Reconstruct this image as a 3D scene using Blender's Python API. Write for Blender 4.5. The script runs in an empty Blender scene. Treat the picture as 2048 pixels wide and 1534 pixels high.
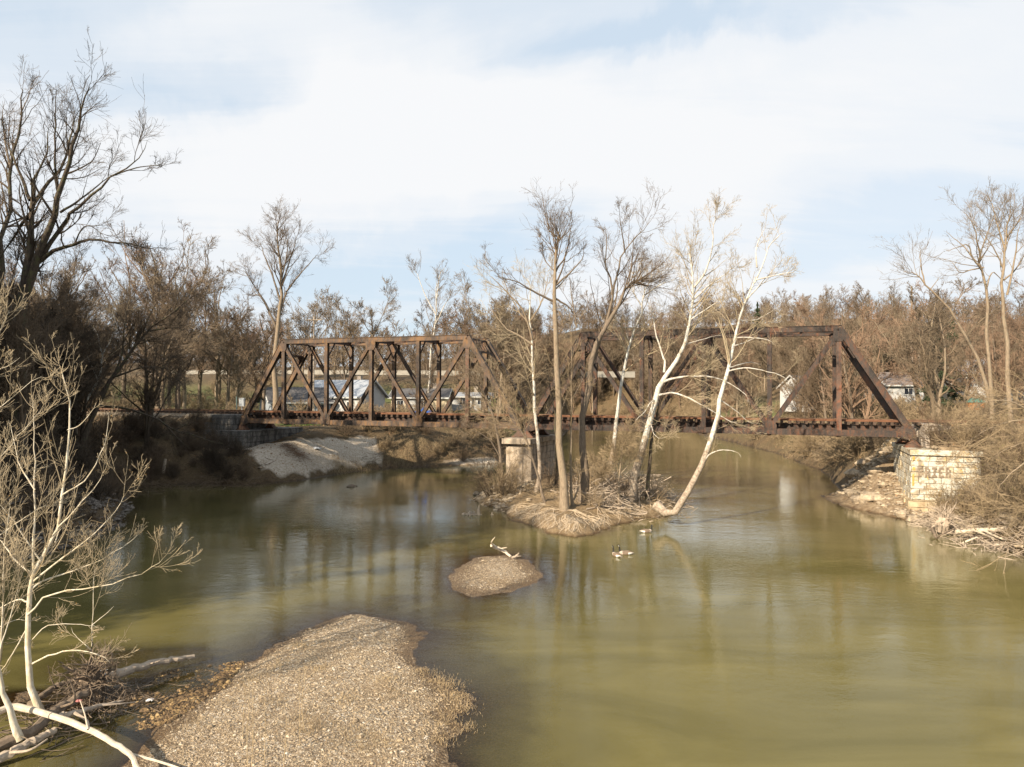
import bpy, math
import numpy as np
from math import radians, sin, cos, pi, tan, sqrt

SC = bpy.context.scene
# ------------------------------------------------------------------ camera
FPX, PT, ROLL, CAMH = 1465.0, 0.0137, -0.0044, 9.0      # focal length in pixels of a 2048 wide frame, pitch, roll, height over water
_rx = np.array([1.0, 0, 0]); _up = np.array([0, -sin(PT), cos(PT)]); _fw = np.array([0, cos(PT), sin(PT)])
_xc = cos(ROLL)*_rx - sin(ROLL)*_up
_yc = sin(ROLL)*_rx + cos(ROLL)*_up
CAM = np.array([0, 0, CAMH])
cam_data = bpy.data.cameras.new('camera'); cam = bpy.data.objects.new('camera', cam_data)
SC.collection.objects.link(cam)
import mathutils
M = mathutils.Matrix(((_xc[0], _yc[0], -_fw[0], 0), (_xc[1], _yc[1], -_fw[1], 0), (_xc[2], _yc[2], -_fw[2], CAMH), (0, 0, 0, 1)))
cam.matrix_world = M
cam_data.sensor_width = 36.0; cam_data.lens = FPX/2048*36.0
cam_data.clip_start = 0.1; cam_data.clip_end = 6000
SC.camera = cam

def ray(px, py):
    u, v = px-1024.0, 767.0-py
    return _fw + _xc*(u/FPX) + _yc*(v/FPX)
def AT(px, py, Y):
    """world point seen at photo pixel (px, py), Y metres ahead of the camera"""
    r = ray(px, py); return CAM + r*(Y/r[1])
def ATZ(px, py, z=0.0):
    r = ray(px, py); return CAM + r*((z-CAMH)/r[2])

# ------------------------------------------------------------------ sun, sky, exposure
SUN_AZ, SUN_EL = radians(220), radians(29)      # compass azimuth the sun stands at (clockwise from +Y)
sdir = np.array([sin(SUN_AZ)*cos(SUN_EL), cos(SUN_AZ)*cos(SUN_EL), sin(SUN_EL)])
sun_d = bpy.data.lights.new('sun', 'SUN'); sun_d.energy = 5.0; sun_d.angle = radians(0.55); sun_d.color = (1.0, 0.86, 0.67)
sun = bpy.data.objects.new('sun', sun_d); SC.collection.objects.link(sun)
sun.rotation_euler = mathutils.Vector(sdir).to_track_quat('Z', 'Y').to_euler()

SC.view_settings.view_transform = 'Standard'; SC.view_settings.look = 'None'
SC.view_settings.exposure = 0.98; SC.view_settings.gamma = 1.0; SC.view_settings.use_curve_mapping = False
SC.cycles.max_bounces = 6; SC.cycles.diffuse_bounces = 2; SC.cycles.glossy_bounces = 3
SC.cycles.transparent_max_bounces = 8; SC.cycles.use_denoising = True
SC.cycles.sample_clamp_indirect = 4.0

def inp(nt, sock, v):
    if v is None: return
    if isinstance(v, bpy.types.NodeSocket): nt.links.new(v, sock)
    elif hasattr(sock.default_value, '__len__') and not hasattr(v, '__len__'): sock.default_value = [v]*len(sock.default_value)
    elif hasattr(sock.default_value, '__len__'):
        n = len(sock.default_value); sock.default_value = list(v)[:n] + [1.0]*(n-len(v))
    else: sock.default_value = v
class NT:
    def __init__(s, nt): s.nt = nt
    def n(s, typ, **kw):
        nd = s.nt.nodes.new(typ)
        for k, v in kw.items(): setattr(nd, k, v)
        return nd
    def math(s, op, a, b=None, c=None, clamp=False):
        nd = s.n('ShaderNodeMath', operation=op, use_clamp=clamp)
        inp(s.nt, nd.inputs[0], a); inp(s.nt, nd.inputs[1], b)
        if c is not None: inp(s.nt, nd.inputs[2], c)
        return nd.outputs[0]
    def vmath(s, op, a, b=None, scale=None):
        nd = s.n('ShaderNodeVectorMath', operation=op)
        inp(s.nt, nd.inputs[0], a); inp(s.nt, nd.inputs[1], b)
        if scale is not None: inp(s.nt, nd.inputs[3], scale)
        return nd.outputs[0]
    def noise(s, vec, scale, detail=4, rough=0.55, dist=0.0, col=False, lac=2.0):
        nd = s.n('ShaderNodeTexNoise'); inp(s.nt, nd.inputs['Vector'], vec)
        nd.inputs['Scale'].default_value = scale; nd.inputs['Detail'].default_value = detail
        nd.inputs['Roughness'].default_value = rough; nd.inputs['Distortion'].default_value = dist
        return nd.outputs[1 if col else 0]
    def voro(s, vec, scale, feature='F1', out='Distance', rnd=1.0):
        nd = s.n('ShaderNodeTexVoronoi', feature=feature); inp(s.nt, nd.inputs['Vector'], vec)
        nd.inputs['Scale'].default_value = scale; nd.inputs['Randomness'].default_value = rnd
        return nd.outputs[out]
    def ramp(s, f, stops, interp='LINEAR'):
        nd = s.n('ShaderNodeValToRGB'); inp(s.nt, nd.inputs[0], f); cr = nd.color_ramp; cr.interpolation = interp
        while len(cr.elements) < len(stops): cr.elements.new(0.5)
        for e, (p, c) in zip(cr.elements, stops):
            e.position = p; e.color = (c, c, c, 1) if not hasattr(c, '__len__') else tuple(c)+(1,)
        return nd.outputs[0]
    def mix(s, f, a, b, mode='MIX'):
        nd = s.n('ShaderNodeMix', data_type='RGBA', blend_type=mode)
        inp(s.nt, nd.inputs[0], f); inp(s.nt, nd.inputs[6], a); inp(s.nt, nd.inputs[7], b)
        return nd.outputs[2]
    def mapping(s, vec, scale=(1, 1, 1), rot=(0, 0, 0), loc=(0, 0, 0)):
        nd = s.n('ShaderNodeMapping'); inp(s.nt, nd.inputs[0], vec)
        nd.inputs['Scale'].default_value = scale; nd.inputs['Rotation'].default_value = rot; nd.inputs['Location'].default_value = loc
        return nd.outputs[0]
    def attr(s, name): return s.n('ShaderNodeAttribute', attribute_name=name).outputs['Fac']
    def bump(s, h, strength, dist, normal=None):
        nd = s.n('ShaderNodeBump'); inp(s.nt, nd.inputs['Height'], h)
        nd.inputs['Strength'].default_value = strength; nd.inputs['Distance'].default_value = dist
        if normal is not None: inp(s.nt, nd.inputs['Normal'], normal)
        return nd.outputs[0]

world = bpy.data.worlds.new('World'); SC.world = world; world.use_nodes = True
def build_sky():
    nt = world.node_tree; nt.nodes.clear(); N = NT(nt)
    tc = N.n('ShaderNodeTexCoord').outputs['Generated']
    sky = N.n('ShaderNodeTexSky', sky_type='NISHITA'); sky.sun_disc = False
    sky.sun_elevation = SUN_EL; sky.sun_rotation = SUN_AZ
    sky.air_density = 1.0; sky.dust_density = 1.5; sky.ozone_density = 1.5
    sep = N.n('ShaderNodeSeparateXYZ'); inp(nt, sep.inputs[0], tc)
    x, y, z = sep.outputs
    # warp the direction a little so that cloud edges are ragged
    nz = N.noise(tc, 3.2, 6, 0.6, 0.4, col=True)
    nz = N.vmath('SUBTRACT', nz, (0.5, 0.5, 0.5))
    nsep = N.n('ShaderNodeSeparateXYZ'); inp(nt, nsep.inputs[0], nz)
    az = N.math('ADD', N.math('ARCTAN2', x, y), N.math('MULTIPLY', nsep.outputs[0], 0.42))
    el = N.math('ADD', N.math('ARCSINE', z), N.math('MULTIPLY', nsep.outputs[1], 0.20))
    # cloud banks and gaps standing at fixed compass directions (azimuth, elevation, half widths, tilt, weight)
    blobs = [
        (-0.20, 0.35, 0.24, 0.11, 0.0, 0.85), (0.05, 0.32, 0.32, 0.10, 0.0, 0.50), (0.38, 0.26, 0.40, 0.09, -0.1, 0.42),
        (0.24, 0.155, 0.20, 0.055, 0.05, 0.85), (-0.42, 0.22, 0.26, 0.08, 0.0, 0.60), (-0.60, 0.30, 0.16, 0.05, 0, 0.4),
        (0.50, 0.40, 0.30, 0.09, 0.1, 0.45), (-0.34, 0.46, 0.20, 0.05, 0.2, 0.45), (0.58, 0.14, 0.15, 0.03, 0.0, 0.5), (-0.10, 0.13, 0.5, 0.03, 0.0, 0.25),
        (-0.42, 0.37, 0.16, 0.045, 0.5, -0.55), (-0.60, 0.44, 0.2, 0.04, 0.3, -0.2), (-0.08, 0.18, 0.20, 0.09, 0.1, -0.50), (0.16, 0.435, 0.22, 0.03, 0.1, -0.60),
        (0.43, 0.165, 0.13, 0.035, 0.0, -0.5), (-0.22, 0.17, 0.07, 0.05, 0.0, -0.2), (0.40, 0.215, 0.2, 0.02, 0.0, -0.2)]
    tot = 0.26
    for a, e, sa, se, tilt, w in blobs:
        da = N.math('SUBTRACT', az, a); de = N.math('SUBTRACT', el, e)
        if tilt:
            c, s_ = cos(tilt), sin(tilt)
            da2 = N.math('ADD', N.math('MULTIPLY', da, c), N.math('MULTIPLY', de, s_))
            de = N.math('SUBTRACT', N.math('MULTIPLY', de, c), N.math('MULTIPLY', da, s_)); da = da2
        q = N.math('ADD', N.math('POWER', N.math('ABSOLUTE', N.math('DIVIDE', da, sa)), 2.0), N.math('POWER', N.math('ABSOLUTE', N.math('DIVIDE', de, se)), 2.0))
        g = N.math('EXPONENT', N.math('MULTIPLY', q, -1.0))
        tot = N.math('ADD', tot, N.math('MULTIPLY', g, w))
    # thin streaky cirrus everywhere: layer coordinates on a plane overhead
    pl = N.n('ShaderNodeCombineXYZ'); zz = N.math('ADD', N.math('MAXIMUM', z, 0.0), 0.12)
    inp(nt, pl.inputs[0], N.math('DIVIDE', x, zz)); inp(nt, pl.inputs[1], N.math('DIVIDE', y, zz))
    st = N.noise(N.mapping(pl.outputs[0], (0.55, 1.6, 1), (0, 0, 0.5)), 1.1, 8, 0.62, 0.6)
    st2 = N.noise(N.mapping(pl.outputs[0], (0.4, 0.9, 1), (0, 0, -0.2)), 0.8, 5, 0.55, 0.3)
    tot = N.math('ADD', tot, N.math('MULTIPLY', N.math('SUBTRACT', st, 0.5), 1.3))
    tot = N.math('ADD', tot, N.math('MULTIPLY', N.math('SUBTRACT', st2, 0.5), 0.6))
    # behind the camera (never in view) an even thin overcast
    cov = N.ramp(tot, [(0.02, 0.0), (0.32, 0.38), (0.72, 0.80), (1.10, 1.0)], 'EASE')
    skyc = N.mix(1.0, sky.outputs[0], (0.08, 0.08, 0.08), 'MULTIPLY')
    # thin high haze brightens the blue
    hz = N.mix(0.75, skyc, (0.51, 0.59, 0.665))
    shade = N.ramp(N.math('ADD', st, N.math('MULTIPLY', tot, 0.5)), [(0.25, (0.525, 0.56, 0.61)), (0.85, (0.612, 0.620, 0.632))])
    col = N.mix(cov, hz, shade)
    bg = N.n('ShaderNodeBackground'); inp(nt, bg.inputs[0], col); bg.inputs[1].default_value = 0.775
    out = N.n('ShaderNodeOutputWorld'); nt.links.new(bg.outputs[0], out.inputs[0])
build_sky()

# ------------------------------------------------------------------ helpers
COL = SC.collection
def tag(o, label=None, cat=None, group=None, kind=None):
    if label: o['label'] = label
    if cat: o['category'] = cat
    if group: o['group'] = group
    if kind: o['kind'] = kind
    return o
def empty(name, loc, label, cat, group=None, rz=0.0):
    o = bpy.data.objects.new(name, None); COL.objects.link(o); o.location = loc; o.rotation_euler = (0, 0, rz)
    o.empty_display_size = 0.3
    return tag(o, label, cat, group)
def mesh_obj(name, V, F, mat, parent=None, smooth=False, attrs=None, loc=None, fmat=None):
    """V (n,3) array, F list of faces or (m,k) int array or list of such arrays"""
    me = bpy.data.meshes.new(name)
    V = np.asarray(V, dtype=np.float32)
    if loc is not None: V = V - np.asarray(loc, dtype=np.float32)
    groups = F if isinstance(F, list) and len(F) and isinstance(F[0], np.ndarray) and F[0].ndim == 2 else None
    if groups is None:
        if isinstance(F, np.ndarray): groups = [F]
        else:
            flat = np.fromiter((i for f in F for i in f), dtype=np.int32)
            tot = np.array([len(f) for f in F], dtype=np.int32); groups = None
    if groups is not None:
        flat = np.concatenate([g.ravel() for g in groups]).astype(np.int32)
        tot = np.concatenate([np.full(len(g), g.shape[1], dtype=np.int32) for g in groups])
    me.vertices.add(len(V)); me.vertices.foreach_set('co', V.ravel())
    me.loops.add(len(flat)); me.loops.foreach_set('vertex_index', flat)
    me.polygons.add(len(tot))
    starts = np.concatenate(([0], np.cumsum(tot)[:-1])).astype(np.int32)
    me.polygons.foreach_set('loop_start', starts); me.polygons.foreach_set('loop_total', tot)
    me.polygons.foreach_set('use_smooth', np.full(len(tot), bool(smooth)))
    if attrs:
        for k, a in attrs.items():
            at = me.attributes.new(k, 'FLOAT', 'POINT'); at.data.foreach_set('value', np.asarray(a, dtype=np.float32))
    for m_ in (mat if isinstance(mat, (list, tuple)) else [mat]): me.materials.append(m_)
    if fmat is not None: me.polygons.foreach_set('material_index', np.asarray(fmat, dtype=np.int32))
    me.update(calc_edges=True)
    o = bpy.data.objects.new(name, me); COL.objects.link(o)
    if parent is not None: o.parent = parent
    elif loc is not None: o.location = loc
    return o
def copy_tree(o, parent=None):
    c = o.copy(); COL.objects.link(c)
    if parent is not None: c.parent = parent
    for ch in o.children: copy_tree(ch, c)
    return c

class MB:
    """collects boxes, bars and prisms into one mesh"""
    def __init__(s): s.V = []; s.F = []; s.n = 0
    def add(s, V, F):
        s.V.append(np.asarray(V, dtype=float)); s.F += [tuple(i+s.n for i in f) for f in F]; s.n += len(V)
    def hexa(s, P): s.add(P, [(3, 2, 1, 0), (4, 5, 6, 7), (0, 1, 5, 4), (1, 2, 6, 5), (2, 3, 7, 6), (3, 0, 4, 7)])
    def box(s, c, size, ax=None):
        """centre c, full size along axes ax (3x3 rows)"""
        ax = np.eye(3) if ax is None else np.asarray(ax); c = np.asarray(c, float); h = np.asarray(size, float)/2
        P = [c + ax[0]*h[0]*i + ax[1]*h[1]*j + ax[2]*h[2]*k for k in (-1, 1) for i, j in ((-1, -1), (1, -1), (1, 1), (-1, 1))]
        s.hexa(P)
    def bar(s, a, b, side, w, d, ext=0.0):
        """bar from a to b; w = width along side, d = width along the third axis"""
        a = np.asarray(a, float); b = np.asarray(b, float); t = b-a; L = np.linalg.norm(t); t /= L
        side = np.asarray(side, float); side = side - t*(side@t); side /= np.linalg.norm(side); up = np.cross(t, side)
        s.box((a+b)/2, (L+2*ext, w, d), (t, side, up))
    def tube(s, pts, r, k=8):
        V, F = tubes(np.asarray(pts, float)[None], np.broadcast_to(np.asarray(r, float), (1, len(pts))), k)
        s.add(V, [tuple(f) for f in F])
    def prism(s, poly, ext):
        poly = np.asarray(poly, float); n = len(poly); e = np.asarray(ext, float)
        s.add(np.vstack([poly, poly+e]), [tuple(range(n))[::-1], tuple(range(n, 2*n))] + [(i, (i+1) % n, n+(i+1) % n, n+i) for i in range(n)])
    def build(s, name, mat, parent=None, **kw): return mesh_obj(name, np.vstack(s.V), s.F, mat, parent, **kw)

def tubes(P, R, k, cap=True):
    """P (B,n,3) polylines, R (B,n) radii -> vertices, quad faces"""
    B, n, _ = P.shape
    T = np.empty_like(P); T[:, 1:-1] = P[:, 2:]-P[:, :-2]; T[:, 0] = P[:, 1]-P[:, 0]; T[:, -1] = P[:, -1]-P[:, -2]
    T /= np.linalg.norm(T, axis=2, keepdims=True)+1e-9
    m = np.abs(T[:, 0]); ref = np.eye(3)[np.argmin(m, axis=1)]
    U = np.empty_like(P); u = ref
    for i in range(n):
        u = u - T[:, i]*np.sum(u*T[:, i], axis=1, keepdims=True); u /= np.linalg.norm(u, axis=1, keepdims=True)+1e-9
        U[:, i] = u
    W = np.cross(T, U)
    a = np.arange(k)*2*pi/k
    V = P[:, :, None, :] + R[:, :, None, None]*(U[:, :, None, :]*np.cos(a)[None, None, :, None] + W[:, :, None, :]*np.sin(a)[None, None, :, None])
    idx = np.arange(B*n*k).reshape(B, n, k); nx = np.roll(idx, -1, axis=2)
    F = np.stack([idx[:, :-1], nx[:, :-1], nx[:, 1:], idx[:, 1:]], axis=-1).reshape(-1, 4)
    return V.reshape(-1, 3), F

# ------------------------------------------------------------------ materials
def material(name, fn, disp=False):
    m = bpy.data.materials.new(name); m.use_nodes = True; nt = m.node_tree; nt.nodes.clear(); N = NT(nt)
    out = N.n('ShaderNodeOutputMaterial'); sh = fn(N); nt.links.new(sh, out.inputs[0]); return m
def principled(N, col, rough=0.8, bump=None, metal=0.0, spec=0.3, **kw):
    b = N.n('ShaderNodeBsdfPrincipled'); inp(N.nt, b.inputs['Base Color'], col); inp(N.nt, b.inputs['Roughness'], rough)
    b.inputs['Metallic'].default_value = metal; b.inputs['Specular IOR Level'].default_value = spec
    if bump is not None: N.nt.links.new(bump, b.inputs['Normal'])
    return b.outputs[0]
def ocoord(N): return N.n('ShaderNodeTexCoord').outputs['Object']
def gcoord(N): return N.n('ShaderNodeNewGeometry').outputs['Position']

def bark_mat(name, c1, c2, c3=None, scale=3.0, patch=None):
    def f(N):
        g = gcoord(N)
        st = N.noise(N.mapping(g, (1, 1, 0.25)), scale*4, 5, 0.65)
        col = N.mix(N.ramp(st, [(0.35, 0.0), (0.68, 1.0)]), c1, c2)
        if c3 is not None:
            col = N.mix(N.ramp(N.noise(g, scale, 4, 0.6), [(0.50, 0.0), (0.64, 1.0)]), col, c3)
        if patch is not None:   # sycamore: flaking brown plates low down, pale upper bark
            z = N.n('ShaderNodeSeparateXYZ'); inp(N.nt, z.inputs[0], g)
            h = N.math('MULTIPLY', N.math('SUBTRACT', z.outputs[2], patch[0]), 1.0/patch[1])
            nn = N.math('ADD', h, N.math('MULTIPLY', N.math('SUBTRACT', N.noise(N.mapping(g, (1, 1, 0.5)), 2.2, 5, 0.65), 0.5), 2.6))
            low = N.mix(N.ramp(N.noise(g, 6, 4, 0.7), [(0.4, 0.0), (0.6, 1.0)]), (0.20, 0.15, 0.11), (0.36, 0.30, 0.23))
            col = N.mix(N.ramp(nn, [(0.32, 0.0), (0.62, 1.0)]), low, col)
        return principled(N, col, 0.85, N.bump(st, 0.5, 0.02), spec=0.2)
    return material(name, f)
def plain(name, c, rough=0.8, var=0.25, scale=4.0, metal=0.0, bump=0.2):
    def f(N):
        g = gcoord(N); nz = N.noise(g, scale, 6, 0.65)
        a = tuple(x*(1-var) for x in c); b = tuple(min(1, x*(1+var)) for x in c)
        return principled(N, N.mix(N.ramp(nz, [(0.3, 0), (0.7, 1)]), a, b), rough, N.bump(nz, bump, 0.02), metal)
    return material(name, f)

def rust_f(dark, warm, orange, amount):
    def f(N):
        g = gcoord(N); o = N.mapping(g, (1, 1, 0.35))
        n1 = N.noise(g, 0.8, 6, 0.65, 0.4); n2 = N.noise(o, 5.0, 6, 0.7); n3 = N.noise(g, 22, 3, 0.6)
        col = N.mix(N.ramp(n1, [(0.36, 0.0), (0.62, 1.0)]), dark, warm)
        col = N.mix(N.math('MULTIPLY', N.ramp(N.math('ADD', N.math('MULTIPLY', n2, 0.6), N.math('MULTIPLY', n1, 0.4)), [(0.50, 0.0), (0.60, 1.0)]), amount), col, orange)
        col = N.mix(N.math('MULTIPLY', N.ramp(n3, [(0.5, 0.0), (0.7, 1.0)]), 0.5), col, (0.13, 0.10, 0.075))
        # rust drips from above
        dr = N.noise(N.mapping(g, (3.0, 3.0, 0.12)), 2.0, 4, 0.6)
        col = N.mix(N.math('MULTIPLY', N.ramp(dr, [(0.52, 0.0), (0.7, 1.0)]), 0.35), col, (0.17, 0.07, 0.035))
        return principled(N, col, N.ramp(n2, [(0.3, 0.62), (0.7, 0.9)]), N.bump(N.math('ADD', n2, n3), 0.35, 0.01), 0.15, 0.35)
    return f
MAT = {}
MAT['rust'] = material('rusted_painted_steel', rust_f((0.040, 0.034, 0.030), (0.115, 0.078, 0.055), (0.25, 0.135, 0.05), 0.6))
MAT['rust_dark'] = material('dark_rusted_steel', rust_f((0.024, 0.021, 0.020), (0.058, 0.042, 0.034), (0.17, 0.065, 0.03), 0.5))
MAT['rust_red'] = material('red_rusted_steel', rust_f((0.070, 0.050, 0.040), (0.145, 0.080, 0.052), (0.28, 0.085, 0.035), 0.6))
MAT['rail'] = plain('rail_steel', (0.16, 0.095, 0.06), 0.5, 0.35, 3, 0.5)
MAT['tie'] = plain('creosoted_timber', (0.075, 0.05, 0.036), 0.9, 0.45, 5)
MAT['wood_old'] = plain('weathered_driftwood', (0.36, 0.29, 0.22), 0.9, 0.3, 6, 0, 0.5)
MAT['wood_dark'] = plain('wet_driftwood', (0.16, 0.12, 0.085), 0.85, 0.4, 6, 0, 0.5)
MAT['wood_pale'] = plain('bare_pale_log_wood', (0.50, 0.42, 0.32), 0.85, 0.25, 5, 0, 0.5)
# ------------------------------------------------------------------ terrain
def hash2(ix, iy, seed=0):
    h = (ix.astype(np.int64)*374761393 + iy.astype(np.int64)*668265263 + seed*1442695041) & 0x7fffffff
    h = ((h ^ (h >> 13))*1274126177) & 0x7fffffff
    return ((h ^ (h >> 16)) & 0xffff)/65535.0
def vnoise(x, y, seed=0):
    ix, iy = np.floor(x), np.floor(y); fx, fy = x-ix, y-iy
    fx = fx*fx*(3-2*fx); fy = fy*fy*(3-2*fy)
    a, b = hash2(ix, iy, seed), hash2(ix+1, iy, seed); c, d = hash2(ix, iy+1, seed), hash2(ix+1, iy+1, seed)
    return (a*(1-fx)+b*fx)*(1-fy)+(c*(1-fx)+d*fx)*fy
def fbm(x, y, s, oct=4, seed=0):
    t = 0; amp = 0.5
    for o in range(oct): t = t+amp*(vnoise(x*s, y*s, seed+o)-0.5); s *= 2.03; amp *= 0.5
    return t
def sstep(t): t = np.clip(t, 0, 1); return t*t*(3-2*t)
def poly_sd(x, y, poly):
    """signed distance, positive inside"""
    P = np.asarray(poly); Q = np.roll(P, -1, axis=0)
    x = np.asarray(x, float); y = np.asarray(y, float)
    best = np.full(x.shape, 1e9); ins = np.zeros(x.shape, bool)
    for (ax, ay), (bx, by) in zip(P, Q):
        dx, dy = bx-ax, by-ay; L = dx*dx+dy*dy+1e-12
        t = np.clip(((x-ax)*dx+(y-ay)*dy)/L, 0, 1)
        best = np.minimum(best, (x-ax-t*dx)**2+(y-ay-t*dy)**2)
        c = ((ay > y) != (by > y)) & (x < (bx-ax)*(y-ay)/((by-ay)+1e-12)+ax)
        ins ^= c
    d = np.sqrt(best); return np.where(ins, d, -d)
def zpts(px): return [tuple(ATZ(a, b)[:2]) for a, b in px]
RIVER = [(-34, -40), (-33, 5), (-31, 18), (-28.5, 30)] + zpts([(0, 1130), (70, 1112), (150, 1090), (230, 1050), (262, 1000), (276, 973), (340, 969), (500, 970), (600, 961), (690, 946), (760, 937), (850, 934), (1000, 927)]) + \
    [(3, 112), (7, 135), (12, 165), (16, 200), (10, 240), (-30, 290), (-10, 310), (40, 270), (52, 230), (47, 190)] + \
    zpts([(1400, 868), (1460, 882), (1550, 905), (1650, 945), (1685, 985), (1740, 1010), (1800, 1037), (1838, 1046), (1900, 1052), (1935, 1060), (1960, 1080), (2048, 1112)]) + [(29.5, 30), (31, 15), (34, -40)]
BAR = zpts([(240, 1640), (265, 1534), (310, 1455), (350, 1410), (430, 1372), (470, 1332), (520, 1300), (590, 1270), (640, 1245), (700, 1230), (760, 1232), (820, 1245), (842, 1265), (832, 1300), (858, 1340), (900, 1365), (925, 1400), (905, 1440), (905, 1490), (880, 1534), (840, 1640)])
BAR2 = zpts([(897, 1155), (920, 1130), (960, 1114), (1010, 1110), (1060, 1120), (1083, 1142), (1075, 1165), (1020, 1183), (945, 1194), (905, 1180)])
ISLE = zpts([(950, 1000), (970, 985), (1010, 974), (1100, 962), (1200, 962), (1270, 972), (1310, 985), (1345, 1005), (1362, 1020), (1335, 1032), (1285, 1038), (1225, 1052), (1190, 1066), (1150, 1073), (1105, 1066), (1060, 1050), (1020, 1036), (1000, 1020)])
# bridge line
A = -0.3495
BX, BY = cos(A), sin(A)            # along the track
NX, NY = -sin(A), cos(A)           # across, away from the camera
B0 = np.array([-29.42, 80.2])      # near truss, left bearing
PAN1, PAN2, GAP, BW, TRH, ZC = 5.348, 5.358, 0.82, 4.69, 8.5, CAMH-3.08
def BP(t, n, z=0.0): return np.array([B0[0]+BX*t+NX*n, B0[1]+BY*t+NY*n, z])
TEND = 6*PAN1+GAP+6*PAN2
ZRAIL = 7.0
def hmap(x, y, full=False):
    x = np.asarray(x, float); y = np.asarray(y, float)
    w = fbm(x, y, 0.35, 4, 5)*1.1
    d = -poly_sd(x, y, RIVER) + w*np.clip(y/60, 0.3, 2.0)
    ang = x/np.maximum(y, 5)
    right = sstep((x-5)/20)
    plateau = 4.7+0.7*right+1.6*sstep((y-95)/45)
    width = np.where((y < 62) & (x < 0), 10.0, 8.0)
    width = np.where((y > 95), 11.0, width)
    t = np.clip(d/width, 0, 1); prof = 1-(1-t)**1.8
    land = plateau*prof
    far = sstep(d/25)
    land += far*(7.4*sstep((y-140)/50))
    hillA = np.interp(ang, [-0.7, -0.2, -0.05, 0.03, 0.10, 0.3, 0.8], [10, 10, 14, 22, 31, 33, 37])
    land += far*hillA*sstep((y-225)/190)
    land += sstep(d/3)*(fbm(x, y, 0.25, 4, 9)*0.9)+sstep((y-240)/100)*fbm(x, y, 0.012, 3, 3)*14
    # railway embankment beyond both ends of the bridge
    tt = (x-B0[0])*BX+(y-B0[1])*BY; nn = (x-B0[0])*NX+(y-B0[1])*NY-BW/2
    out = np.maximum(-tt-1.0, tt-TEND-1.0)
    emb = 6.55-np.maximum(np.abs(nn)-2.6, 0)/1.5+fbm(x, y, 0.6, 3, 2)*0.25
    emb = np.where(out > 0, emb, -9)
    emb = np.where((out <= 0), -9, emb)
    land2 = np.maximum(land, emb)
    land = np.where(out > 0, np.where(np.abs(nn) < 2.6, emb, land2), land)
    # ground kept low in front of the tall faces of the right abutment
    n0_ = nn+BW/2
    zc_ = 0.30+np.maximum(tt-(TEND+2.6), 0)*1.1
    land = np.where((n0_ < -2.6) & (n0_ > -9) & (tt > TEND-1.2) & (tt < TEND+8), np.minimum(land, zc_), land)
    zc2 = 0.35+0.24*np.maximum(n0_+3, 0)+fbm(x, y, 0.9, 3, 77)*0.5
    land = np.where((tt > TEND-8) & (tt <= TEND-0.2) & (n0_ > -9) & (n0_ < 6), np.minimum(land, zc2), land)
    zc3 = 3.05+0.16*np.maximum(n0_+1, 0)+fbm(x, y, 0.7, 3, 88)*0.5
    land = np.where((tt > -3.2) & (tt < 13) & (n0_ > -12) & (n0_ < 9), np.minimum(land, zc3+np.maximum(tt-9, 0)*0.5), land)
    bed = -np.minimum(-d*0.28, 1.6)
    z = np.where(d > 0, land, bed)
    # gravel bars and island
    nb = fbm(x, y, 0.8, 4, 11)
    d1 = poly_sd(x, y, BAR)+nb*1.4; d2 = poly_sd(x, y, BAR2)+nb*1.0; d3 = poly_sd(x, y, ISLE)+fbm(x, y, 0.9, 4, 14)*1.3
    lump = fbm(x, y, 1.6, 3, 21)*0.12
    b1 = np.where(d1 > 0, 0.30*(1-np.exp(-d1*0.45))+lump*np.clip(d1, 0, 1), np.minimum(d1*0.07, d1*0.2+0.26))
    b2 = np.where(d2 > 0, 0.17*(1-np.exp(-d2*0.5))+lump*0.5*np.clip(d2, 0, 1), d2*0.09)
    # shallow tongue joining the two bars and a shallow shelf right of the first
    c0 = ATZ(860, 1215); c1 = ATZ(330, 1330); c2 = ATZ(1010, 1225); c3 = ATZ(150, 1400)
    sh = -9+0*x
    for c, rx, ry, top in ((c0, 4.2, 3.4, -0.10), (c1, 5.0, 2.6, -0.06), (c2, 4.5, 2.6, -0.28), (c3, 4.5, 1.3, -0.02)):
        q = ((x-c[0])/rx)**2+((y-c[1])/ry)**2
        sh = np.maximum(sh, top-0.45*np.maximum(q-0.35, 0)+fbm(x, y, 0.9, 4, 31)*0.16)
    b3 = np.where(d3 > 0, 1.15*(1-np.exp(-d3*0.62))+fbm(x, y, 1.2, 4, 41)*0.55*np.clip(d3/1.5, 0, 1), d3*0.5)
    z = np.maximum(np.maximum(z, b1), np.maximum(np.maximum(b2, b3), np.where(sh > -1.5, sh, -9)))
    # rocky toe of the right abutment
    ra = BP(TEND-2.4, 1.0); q = np.hypot((x-ra[0])/3.0, (y-ra[1])/7.0)
    z = np.maximum(z, np.where(q < 1.3, 0.75-1.2*np.maximum(q-0.35, 0)+fbm(x, y, 1.3, 3, 51)*0.6, -9))
    if not full: return z
    return z, d, d1, d2, d3, tt, nn, out
def H(x, y): return float(hmap(np.array([float(x)]), np.array([float(y)]))[0])

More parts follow.
